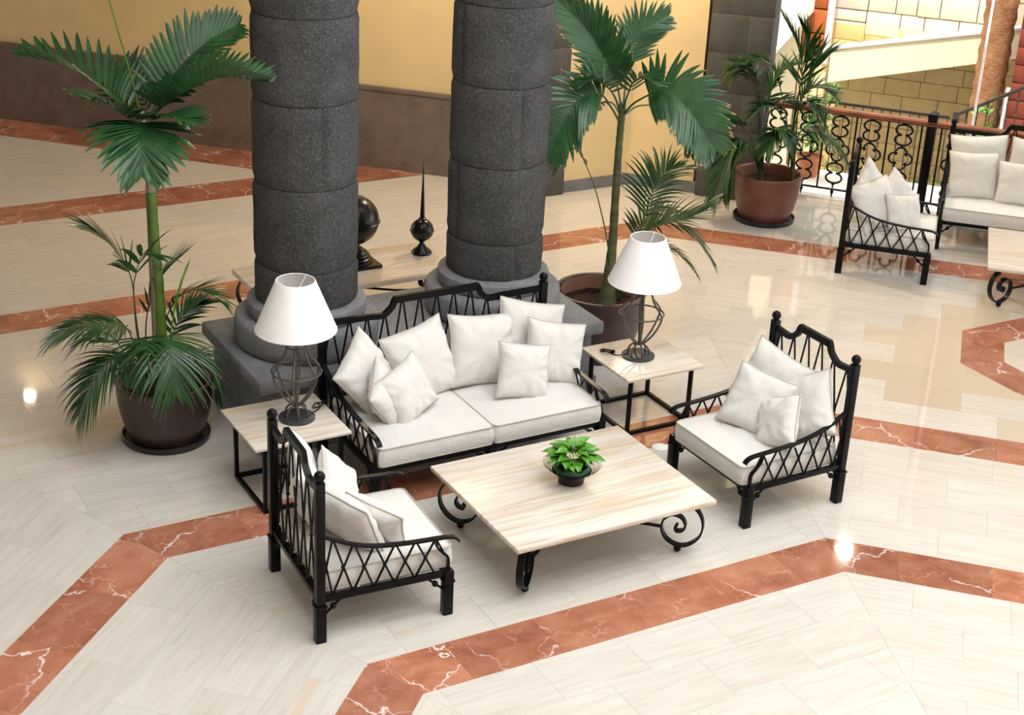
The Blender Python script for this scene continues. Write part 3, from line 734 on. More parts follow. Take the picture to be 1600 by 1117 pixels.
# ------------------------------------------------------------------ cushions
def pillow(name, s, th, seed, cat, label, mat4, group=None, sy=None, pinch=.075):
    """square scatter cushion, corners drawn out, creased, with piping"""
    n = 28; sy = sy or s; vs = []; fs = []; idx = {}
    def prof(u, v):
        e = max(0, (1 - u**4))*max(0, (1 - v**4)); return e**.55
    def P(u, v, side):
        x = u*(1 - pinch*(1 - v*v)); y = v*(1 - pinch*(1 - u*u))
        z = th/2*prof(u, v)
        z += .010*prof(u, v)**.4*noise.noise((u*2.1 + seed, v*2.1, side*3))
        ed = max(abs(u), abs(v)); z *= 1 + .60*max(0, ed - .35)*noise.noise((math.atan2(v, u)*3.6 + seed, ed*.9, side*9.0)); z += .008*max(0, ed - .3)*prof(u, v)**.5*noise.noise((math.atan2(v, u)*9 + seed, ed*1.5, side*5.0))
        ww = .016*s*noise.noise((u*1.3 + seed*3, v*1.3, 7))
        return Vector((x*s/2 + ww, y*sy/2 + .5*ww, side*z + .02*s*noise.noise((u*.9 - seed, v*.9, 2))))
    for side in (1, -1):
        for j in range(n+1):
            for i in range(n+1):
                u = -1 + 2*i/n; v = -1 + 2*j/n; u = math.sin(u*PI/2)*.35 + u*.65; v = math.sin(v*PI/2)*.35 + v*.65
                if side == -1 and (i in (0, n) or j in (0, n)): idx[(side, i, j)] = idx[(1, i, j)]
                else: idx[(side, i, j)] = len(vs); vs.append(P(u, v, side))
        for j in range(n):
            for i in range(n):
                q = [idx[(side, i, j)], idx[(side, i+1, j)], idx[(side, i+1, j+1)], idx[(side, i, j+1)]]
                fs.append(tuple(q if side == 1 else q[::-1]))
    o = MB().add(vs, fs).build(name, M['cloth'], angle=75)
    per = [(i, 0) for i in range(n)] + [(n, j) for j in range(n)] + [(n-i, n) for i in range(n)] + [(0, n-j) for j in range(n)]
    MB().tube([vs[idx[(1, i, j)]] for i, j in per], .0055, 6, closed=True).build('piping', M['piping'], o, angle=80)
    o.matrix_world = mat4; return tag(o, label, cat, group)
def lean(c, face, tilt, roll=0):
    """matrix: cushion centre c, its front faces compass angle face (deg), leaning back by tilt, rolled in its plane"""
    a = math.radians(face); t = math.radians(tilt); f = Vector((math.cos(a), math.sin(a), 0)); up = Vector((0, 0, 1))
    nz = f*math.cos(t) + up*math.sin(t); ny = -f*math.sin(t) + up*math.cos(t); nx = ny.cross(nz)
    r = math.radians(roll); x = nx*math.cos(r) + ny*math.sin(r); y = -nx*math.sin(r) + ny*math.cos(r)
    return Matrix(((x.x, y.x, nz.x, c[0]), (x.y, y.y, nz.y, c[1]), (x.z, y.z, nz.z, c[2]), (0, 0, 0, 1)))
def frame(loc, rz): return Matrix.Translation(loc) @ Matrix.Rotation(rz, 4, 'Z')
def seat_cushion(name, w, d, h, seed, label, loc, rz, group=None):
    """boxed seat cushion with piped edges, origin at its underside"""
    nx, ny, nz = 26, 20, 5; vs = []; fs = []; idx = {}
    def key(i, j, k): return (i, j, k)
    rad = .035
    def pos(i, j, k):
        u = i/nx*2 - 1; v = j/ny*2 - 1; q = k/nz
        x = u*w/2; y = v*d/2; z = q*h
        # rounded vertical corners
        cx = max(0, abs(x) - (w/2 - rad)); cy = max(0, abs(y) - (d/2 - rad)); r = math.hypot(cx, cy)
        if r > rad: k_ = rad/r; x = math.copysign(w/2 - rad + cx*k_, x); y = math.copysign(d/2 - rad + cy*k_, y)
        bul = (1 - u**4)*(1 - v**4)
        if k == nz: z += .022*bul + .006*noise.noise((u*2.2 + seed, v*2.2, 1))*bul + .004*noise.noise((u*6, v*5 + seed, 2))*bul
        if k == 0: z -= 0
        if 0 < k < nz:
            b = .010*math.sin(q*PI); wr = .0028*noise.noise((x*26 + seed, y*26, z*9))
            if abs(v) > .999: y += math.copysign(b + wr, v)
            if abs(u) > .999: x += math.copysign(b + wr, u)
        return (x, y, z)
    for i in range(nx+1):
        for j in range(ny+1):
            for k in range(nz+1):
                if i in (0, nx) or j in (0, ny) or k in (0, nz): idx[(i, j, k)] = len(vs); vs.append(pos(i, j, k))
    for i in range(nx):
        for j in range(ny):
            fs.append((idx[(i, j, 0)], idx[(i, j+1, 0)], idx[(i+1, j+1, 0)], idx[(i+1, j, 0)])); fs.append((idx[(i, j, nz)], idx[(i+1, j, nz)], idx[(i+1, j+1, nz)], idx[(i, j+1, nz)]))
    for i in range(nx):
        for k in range(nz):
            fs.append((idx[(i, 0, k)], idx[(i+1, 0, k)], idx[(i+1, 0, k+1)], idx[(i, 0, k+1)])); fs.append((idx[(i, ny, k)], idx[(i, ny, k+1)], idx[(i+1, ny, k+1)], idx[(i+1, ny, k)]))
    for j in range(ny):
        for k in range(nz):
            fs.append((idx[(0, j, k)], idx[(0, j, k+1)], idx[(0, j+1, k+1)], idx[(0, j+1, k)])); fs.append((idx[(nx, j, k)], idx[(nx, j+1, k)], idx[(nx, j+1, k+1)], idx[(nx, j, k+1)]))
    o = MB().add(vs, fs).build(name, M['cloth'], angle=50)
    per = [(i, 0) for i in range(nx)] + [(nx, j) for j in range(ny)] + [(nx-i, ny) for i in range(nx)] + [(0, ny-j) for j in range(ny)]
    m = MB()
    for k in (0, nz): m.tube([Vector(vs[idx[(i, j, k)]]) + Vector((0, 0, .002 if k else .004)) for i, j in per], .0055, 6, closed=True)
    m.build('piping', M['piping'], o, angle=80)
    o.matrix_world = frame(loc, rz); return tag(o, label, 'seat cushion', group)

# first group
sofa = seat('sofa', 1.746, .875, .33, .385, 13, 'black wrought iron sofa with cream cushions in front of the two columns', 'sofa', mid=True)
SX, SY = -.085, 1.335; sofa.location = (SX, SY, 0)
seat_cushion('seat_cushion', .86, .845, .13, 1, 'cream seat cushion on the left half of the sofa by the columns', (SX - .425, SY - .035, .299), 0)
seat_cushion('seat_cushion', .86, .845, .13, 2, 'cream seat cushion on the right half of the sofa by the columns', (SX + .437, SY - .035, .299), 0)
armL = seat('armchair', .83, .79, .155, .215, 6, 'black wrought iron armchair at the lower left, seen from behind its back', 'armchair')
CL = Vector((-1.466, .020, 0)); RL = PI/2 - math.radians(3.5); armL.location = CL; armL.rotation_euler = (0, 0, RL)
armR = copy_tree(armL); armR['label'] = 'black wrought iron armchair right of the coffee table, its seat facing left'
CR = Vector((1.546, .075, 0)); RR = -PI/2 + math.radians(1.0); armR.location = CR; armR.rotation_euler = (0, 0, RR)
arm3 = copy_tree(armL); arm3['label'] = 'black wrought iron armchair near the balustrade beside the far sofa'
R3 = PI/4; C3 = Vector((4.895, 3.167, 0)) + Vector((.707, .707, 0))*.415 + Vector((.692, -.722, 0))*.395; arm3.location = C3; arm3.rotation_euler = (0, 0, R3)
for c, r, lb in ((CL, RL, 'cream seat cushion of the armchair at the lower left'), (CR, RR, 'cream seat cushion of the armchair right of the coffee table'), (C3, R3, 'cream seat cushion of the armchair near the balustrade')):
    o = c + Matrix.Rotation(r, 3, 'Z') @ Vector((0, -.035, .299)); seat_cushion('seat_cushion', .765, .80, .125, c.x*3, lb, o, r)
sofa2 = copy_tree(sofa); sofa2['label'] = 'black wrought iron sofa against the balustrade at the right edge'
RS2 = -PI/4; S2 = Vector((6.88, 3.93, 0)) + Vector((.707, -.707, 0))*.873 + Vector((-.707, -.707, 0))*.4375; sofa2.location = S2; sofa2.rotation_euler = (0, 0, RS2)
for s, lb in ((-.43, 'left'), (.43, 'right')):
    seat_cushion('seat_cushion', .86, .845, .13, 5 + s, 'cream seat cushion on the %s half of the far sofa by the balustrade' % lb, S2 + Matrix.Rotation(RS2, 3, 'Z') @ Vector((s + .004, -.035, .299)), RS2)

def P(c, face, tilt, roll, s, th, seed, label, sy=None): return pillow('throw_pillow', s, th, seed, 'cushion', label, lean(c, face, tilt, roll), sy=sy)
# sofa
P((-.73, 1.53, .66), -62, 26, 30, .48, .17, 1, 'large cream cushion leaning in the left corner of the sofa by the columns')
P((-.29, 1.575, .655), -80, 24, 8, .54, .18, 2, 'largest cream cushion left of the middle of the sofa by the columns')
P((.19, 1.575, .67), -90, 24, -7, .52, .18, 3, 'large upright cream cushion right of the middle of the sofa by the columns')
P((.60, 1.62, .69), -94, 20, -14, .52, .16, 4, 'cream cushion against the sofa back beside the right column, partly hidden')
P((.68, 1.40, .635), -96, 24, -14, .46, .16, 5, 'cream cushion in the right corner of the sofa, in front of another')
P((.345, 1.25, .61), -92, 24, -13, .40, .15, 6, 'small cream cushion standing at the front right of the sofa by the columns')
P((-.70, 1.30, .60), -42, 22, 28, .38, .15, 7, 'small cream cushion wedged by the left arm of the sofa')
P((-.55, 1.27, .615), -72, 22, 18, .40, .15, 8, 'small cream cushion at the front left of the sofa, tilted on its corner')
# right armchair
P((1.74, .25, .68), 200, 24, -14, .50, .17, 11, 'cream cushion against the back of the right armchair, rearmost')
P((1.56, .15, .615), 215, 28, -12, .44, .15, 12, 'cream cushion leaning in the middle of the right armchair, in front')
P((1.78, -.08, .635), 192, 24, 32, .46, .16, 13, 'cream cushion in the near rear corner of the right armchair, point upward')
P((1.54, -.11, .59), 178, 24, 28, .36, .15, 14, 'small cream cushion by the near arm of the right armchair')
# left armchair
P((-1.70, .26, .66), -20, 18, 8, .50, .16, 21, 'cream cushion behind the back bars at the far end of the left armchair')
P((-1.52, .22, .60), -40, 20, 42, .42, .16, 22, 'cream cushion standing on its corner in the left armchair, tallest there')
P((-1.60, -.12, .60), 20, 28, 6, .46, .16, 23, 'crumpled cream cushion at the near rear of the left armchair')
P((-1.42, -.12, .55), 30, 30, 14, .38, .15, 24, 'small crumpled cream cushion by the near arm of the left armchair')
# armchair by the balustrade
R3m = Matrix.Rotation(R3, 3, 'Z')
def Q(l, face, tilt, roll, s, th, seed, label):
    c = C3 + R3m @ Vector(l); P(c, face + 45, tilt, roll, s, th, seed, label)
Q((.12, .20, .66), -120, 22, 36, .48, .16, 31, 'cream cushion in the rear of the armchair near the balustrade, point upward')
Q((.20, -.02, .61), -135, 22, 38, .42, .15, 34, 'cream cushion at the far side of the armchair near the balustrade')
Q((-.16, .14, .63), -140, 34, 10, .48, .16, 32, 'cream cushion at the near rear of the armchair near the balustrade')
Q((-.16, -.12, .58), -145, 30, -4, .36, .15, 33, 'small cream cushion in front in the armchair near the balustrade')
# far sofa
R2m = Matrix.Rotation(RS2, 3, 'Z')
def Z(l, face, tilt, roll, s, th, seed, label):
    c = S2 + R2m @ Vector(l); P(c, face - 45, tilt, roll, s, th, seed, label)
Z((-.58, .27, .72), -86, 20, 5, .56, .16, 41, 'large cream cushion at the left end of the far sofa back')
Z((-.02, .27, .71), -92, 20, -4, .58, .16, 42, 'large cream cushion at the middle of the far sofa back')
Z((-.62, .02, .65), -84, 22, 2, .48, .15, 43, 'cream cushion at the left end of the far sofa, in front')
Z((-.17, -.03, .63), -92, 24, 1, .44, .15, 44, 'small square cream cushion standing in the middle of the far sofa')
Z((.28, .05, .65), -92, 22, 0, .47, .15, 45, 'cream cushion of the far sofa cut by the right edge')

# ------------------------------------------------------------------ tables with scroll legs
def scroll_leg(flip=1):
    """in the local xz plane, x outwards: strap from under the corner, round the outside, down and up into a curl"""
    pts = [(-.055, .372), (.0, .372)]
    ctrl = [(-.05, .375), (.02, .362), (.085, .315), (.118, .235), (.105, .145), (.045, .075), (-.03, .052), (-.105, .085), (-.143, .155), (-.132, .225), (-.08, .268), (-.02, .255), (.008, .205), (-.008, .165), (-.045, .155), (-.058, .182), (-.042, .198)]
    return spline([(x, 0, z) for x, z in ctrl], 64)
def scroll_table(name, w, d, h, label, cat, inset, group=None, th=.034):
    t = empty(name, (0, 0, 0), 0, label, cat, group)
    m = MB().box((-w/2, -d/2, h - th), (w/2, d/2, h), .009); m.build('table_top', M['top_x'], t)
    rim = MB()
    for s in (-1, 1):
        rim.box((s*(w/2 - .10) - .012, -d/2 + .1, h - .05), (s*(w/2 - .10) + .012, d/2 - .1, h - .032)); rim.box((-w/2 + .1, s*(d/2 - .10) - .012, h - .05), (w/2 - .1, s*(d/2 - .10) + .012, h - .032))
    rim.build('top_frame', M['black'], t, smooth=False)
    for sx in (-1, 1):
        for sy in (-1, 1):
            a = math.atan2(sy, sx); px, py = sx*(w/2 - inset), sy*(d/2 - inset); R = Matrix.Translation((px, py, h - .42)) @ Matrix.Rotation(a, 4, 'Z')
            m = MB().bar([R @ p for p in scroll_leg()], .045, .012, (-math.sin(a), math.cos(a), 0)); l = m.build('scroll_leg', M['black'], t, angle=50)
            q = R @ Vector((-.03, 0, .03)); MB().ball(q, .026, 14).lathe([(.014, q.z + .012), (.014, q.z + .024)], 10, q.x, q.y).build('ball_foot', M['black'], l, angle=80)
            j = R @ Vector((-.142, 0, .165)); MB().bar([j, (j.x*.5, j.y*.5, h - .23), (sx*.02, sy*.02, h - .17)], .02, .014, (-math.sin(a), math.cos(a), 0)).build('stretcher', M['black'], t)
    MB().lathe([(.05, h - .19), (.06, h - .17), (.05, h - .15)], 20).build('stretcher_boss', M['black'], t)
    return t
ct = scroll_table('coffee_table', 1.44, 1.155, .42, 'low coffee table with travertine top and black scroll legs, a plant on it', 'table', .135)
ct2 = copy_tree(ct); ct2['label'] = 'low travertine coffee table cut off by the right edge, before the far sofa'
ct2.location = (5.88 + .72*.7071, 2.297 - .72*.7071, 0); ct2.rotation_euler = (0, 0, -PI/4)
con = scroll_table('console_table', 1.87, .74, .42, 'long low travertine table behind the columns with two black ornaments', 'table', .12, None, .05); con.location = (.27, 4.01, 0)
def side_table(loc, tc, mat, label):
    t = empty('side_table', loc, 0, label, 'side table'); fx = fy = .267; r = .0135; h = .48
    MB().box((tc[0] - .335, tc[1] - .325, h), (tc[0] + .335, tc[1] + .325, h + .022), .005).build('table_top', mat, t)
    for sx in (-1, 1):
        for sy in (-1, 1): MB().box((sx*fx - r, sy*fy - r, 0), (sx*fx + r, sy*fy + r, h), .002).build('leg', M['black'], t)
    for z in (.0135, h - .0135):
        m = MB()
        for s in (-1, 1): m.box((-fx, s*fy - r, z - r), (fx, s*fy + r, z + r)); m.box((s*fx - r, -fy, z - r), (s*fx + r, fy, z + r))
        m.build('frame', M['black'], t, smooth=False)
side_table((-1.365, 1.40, 0), (-.012, .005), M['top_x'], 'square travertine side table left of the sofa, lamp on top')
side_table((1.44, 1.375, 0), (-.028, -.045), M['top_y'], 'square travertine side table right of the sofa, lamp on top')

# ------------------------------------------------------------------ table lamps
def lamp(loc, label, cord, shade_dz):
    t = empty('table_lamp', loc, 0, label, 'lamp')
    MB().lathe([(.0, 0), (.118, 0), (.122, .004), (.122, .016), (.116, .02), (0, .02)], 40, cap0=False, cap1=False).build('base', M['irondark'], t)
    for k in range(6):
        a = k*PI/3 + .3; ca, sa = math.cos(a), math.sin(a)
        MB().tube([(ca*r_, sa*r_, z_) for r_, z_ in [(v.x, v.y) for v in spline([Vector((.078, .02, 0)), Vector((.077, .055, 0)), Vector((.055, .09, 0)), Vector((.022, .104, 0)), Vector((.012, .098, 0))], 12)]], .0072, 8).build('foot_arch', M['iron'], t, angle=70)
    for k in range(6):
        a = k*PI/3; ca, sa = math.cos(a), math.sin(a)
        pr = spline([Vector((.012, .10, 0)), Vector((.045, .125, 0)), Vector((.10, .19, 0)), Vector((.145, .275, 0)), Vector((.163, .345, 0)), Vector((.135, .392, 0)), Vector((.095, .44, 0)), Vector((.072, .50, 0)), Vector((.066, .525, 0))], 28)
        MB().tube([(ca*v.x, sa*v.x, v.y) for v in pr], .0075, 8).build('rib', M['iron'], t, angle=70)
    def ring(r, z, th=.0065): return MB().tube([(r*math.cos(2*PI*k/40), r*math.sin(2*PI*k/40), z) for k in range(40)], th, 8, closed=True).build('ring', M['iron'], t, angle=80)
    ring(.163, .345); ring(.066, .526); ring(.018, .104, .008)
    s = MB().tube([(0, 0, .09), (0, 0, .70)], .0085, 10); s.lathe([(.016, .60), (.018, .61), (.018, .66), (.014, .68)], 14); s.build('stem', M['iron'], t, angle=60)
    z0, z1 = .615 + shade_dz, .955 + shade_dz; r0, r1 = .268, .128
    m = MB().lathe([(r0, z0), (r1, z1), (r1 - .003, z1), (r0 - .003, z0)], 64, cap0=False, cap1=False); n = len(m.v)
    m.f += [(k, (k+1) % 64, 3*64 + (k+1) % 64, 3*64 + k) for k in range(64)]
    sh = m.build('shade', M['shade'], t, angle=60)
    m = MB()
    for r_, z_ in ((r0 - .004, z0 + .004), (r1 - .003, z1 - .002)): m.tube([(r_*math.cos(2*PI*k/48), r_*math.sin(2*PI*k/48), z_) for k in range(48)], .0035, 6, closed=True)
    for k in range(3): a = 2*PI*k/3 + .6; m.tube([(.012*math.cos(a), .012*math.sin(a), .69), (.05*math.cos(a), .05*math.sin(a), z1 - .06), ((r1 - .004)*math.cos(a), (r1 - .004)*math.sin(a), z1 - .003)], .0025, 6)
    m.build('shade_frame', M['shade'], sh, angle=70)
    MB().tube(spline(cord, 60), .0042, 6).build('cord', M['black'], t, angle=80)
    p = cord[-1]; MB().box((p[0] - .015, p[1] - .012, p[2] - .004), (p[0] + .015, p[1] + .012, p[2] + .018), .004).build('plug', M['black'], t)
lamp((-1.297, 1.405, .502), 'table lamp with white shade left of the sofa, in front of the left column',
     [(.08, .02, .025), (.13, .03, .008), (.17, .05, .006), (.20, .08, .02), (.18, .11, .03), (.15, .08, .012), (.19, .05, .03), (.23, .09, .035), (.21, .12, .02), (.17, .10, .035), (.20, .07, .045), (.24, .10, .02), (.25, .13, .01)], .03)
lamp((1.384, 1.346, .502), 'table lamp with white shade right of the sofa, before the potted palm',
     [(-.09, .02, .025), (-.14, .06, .008), (-.17, .10, .012), (-.20, .13, .02), (-.23, .16, .012), (-.21, .17, .025), (-.17, .12, .03), (-.15, .09, .022), (-.19, .13, .03), (-.22, .17, .02), (-.19, .15, .012), (-.16, .10, .018)], -.02)

# ------------------------------------------------------------------ ornaments on the console
t = empty('ball_ornament', (.315, 4.09, .42), 0, 'large black ball ornament on a stepped square base, half behind the left column', 'ornament')
MB().box((-.185, -.185, 0), (.185, .185, .03), .005).build('base', M['gloss'], t)
MB().lathe([(.165, .03), (.165, .045), (.145, .052), (.15, .065), (.13, .075), (.135, .09), (.112, .10), (.115, .112), (.09, .13), (.075, .145), (.05, .165), (.045, .18), (.06, .19)], 40).build('pedestal', M['gloss'], t, angle=35)
m = MB().ball((0, 0, .395), .212, 40); m.lathe([(.209, .375), (.221, .382), (.221, .39), (.209, .397)], 48); m.build('ball', M['gloss'], t, angle=50)
MB().lathe([(.05, .60), (.035, .612), (.02, .62)], 20).ball((0, 0, .638), .026, 14).build('finial', M['gloss'], t, angle=60)
t = empty('spike_ornament', (.965, 4.11, .42), 0, 'black ball ornament with a tall thin spike, between the columns', 'ornament')
MB().lathe([(.088, 0), (.09, .012), (.075, .03), (.04, .06), (.022, .09), (.018, .105), (.034, .115)], 32).build('base', M['gloss'], t, angle=50)
m = MB().ball((0, 0, .212), .100, 32); m.lathe([(.098, .2), (.105, .206), (.105, .212), (.098, .218)], 40); m.build('ball', M['gloss'], t, angle=50)
MB().lathe([(.034, .308), (.034, .316), (.022, .322), (.021, .34), (.010, .60), (.001, .842)], 20).build('spike', M['gloss'], t, angle=50)

# ------------------------------------------------------------------ palms
def frond(pts, nl, ll, wd, mat, name, parent, up=(0, 0, 1), droop=.5, ang=(75, 25), start=.25, vee=.5, rach=.007, seed=0, lift=0.0, segs=5, blunt=False, yaw=0.0):
    """one feather leaf: a rachis with two rows of folded, drooping leaflets"""
    rg = random.Random(seed); N = 60; C_ = spline(pts, N); UP = Vector(up); m = MB(); uvs = []
    m.tube(C_, [rach*(1 - .75*i/N) for i in range(N+1)], 6); uvs += [(.35, .2)]*len(m.v)
    for side in (-1, 1):
        for k in range(nl):
            f = start + (1 - start)*(k + .5 + .25*(rg.random() - .5))/nl; f = min(f, .995); i = min(int(f*N), N-1); p = C_[i].lerp(C_[i+1], f*N - i)
            T = (C_[min(i+2, N)] - C_[max(i-1, 0)]).normalized(); S = T.cross(UP)
            S = S.normalized() if S.length > .15 else T.cross(Vector((1, 0, 0))).normalized()
            if yaw: S = (Matrix.Rotation(yaw, 3, T) @ S)
            U = S.cross(T).normalized(); g = (f - start)/(1 - start)
            a = math.radians(ang[0] + (ang[1] - ang[0])*g + 5*(rg.random() - .5)); L = ll*(.55 + .45*math.sin(PI*min(1, .18 + g*.85)))*(.9 + .2*rg.random())
            if g > .85: L *= 1 - .5*(g - .85)/.15
            D = (T*math.cos(a) + S*side*math.sin(a) + U*(vee*math.sin(a))).normalized(); q = p.copy(); w0 = wd*(.85 + .3*rg.random()); dr = droop*(.7 + .6*rg.random())
            F = D.cross(S*side).normalized(); Wd = T - D*T.dot(D); Wd = Wd.normalized() if Wd.length > .05 else U
            base = len(m.v); vs = []; ru = rg.random()*.0
            for s in range(segs+1):
                x = s/segs
                pw = (.45 + .55*min(1, x*4)) if x < .25 else (1 - ((x - .25)/.75)**(3.2 if blunt else 1.6))
                hw_ = w0/2*max(pw, .12 if blunt and x > .9 else .04)
                nn = D.cross(Wd).normalized()
                vs += [q + Wd*hw_ + nn*hw_*.35, q, q - Wd*hw_ + nn*hw_*.35]; uvs += [(0, x), (.5, x), (1, x)]
                D = (D + Vector((0, 0, -1))*dr*(1.0/segs)*(.4 + 1.1*x)).normalized(); q = q + D*(L/segs)
                Wd = Wd - D*Wd.dot(D); Wd.normalize()
            m.v += [tuple(v) for v in vs]
            for s in range(segs):
                b = base + s*3
                m.f += [(b, b+1, b+4, b+3), (b+1, b+2, b+5, b+4)]
    me_o = m.build(name, mat, parent, angle=180)
    l = me_o.data.uv_layers.new(name='UVMap'); flat = []
    for lp in me_o.data.loops: flat += uvs[lp.vertex_index]
    l.data.foreach_set('uv', flat); return me_o
def pot(t, r, h, mat):
    MB().lathe([(r*.80, 0), (r*.86, .0), (r*.90, .012), (r*.92, .045), (r*.89, .05), (r*.86, .022), (r*.3, .018)], 48, cap0=True, cap1=False).build('saucer', M['saucer'], t)
    k = h/.46
    m = MB().lathe([(.23*r/.34, .02), (.245*r/.34, .02), (.256*r/.34, .04), (.288*r/.34, .12*k), (.318*r/.34, .24*k), (.333*r/.34, .36*k), (.334*r/.34, .425*k), (.342*r/.34, .445*k), (.338*r/.34, .46*k), (.318*r/.34, .46*k), (.300*r/.34, .44*k), (.295*r/.34, .34*k)], 56, cap1=False); m.build('pot', mat, t, angle=50)
    MB().lathe([(.2985*r/.34, .452*k), (.2975*r/.34, .44*k), (.292*r/.34, .335*k)], 48, cap0=False, cap1=False).build('lining', M['potin'], t)
    m = MB(); n = 24; vs = [(0, 0, .37*k)]; fs = []
    for q in range(1, 7):
        for j in range(n): a = 2*PI*j/n; rr = .308*r/.34*q/6; vs.append((rr*math.cos(a), rr*math.sin(a), .352*k + .022*noise.noise((rr*math.cos(a)*9, rr*math.sin(a)*9, r))))
    for j in range(n): fs.append((0, 1 + j, 1 + (j+1) % n))
    for q in range(5):
        for j in range(n): a = 1 + q*n + j; b = 1 + q*n + (j+1) % n; fs.append((a, a+n, b+n, b))
    m.add(vs, fs).build('soil', M['soil'], t)
def rel(pts, b): return [(p[0] - b[0], p[1] - b[1], p[2]) for p in pts]
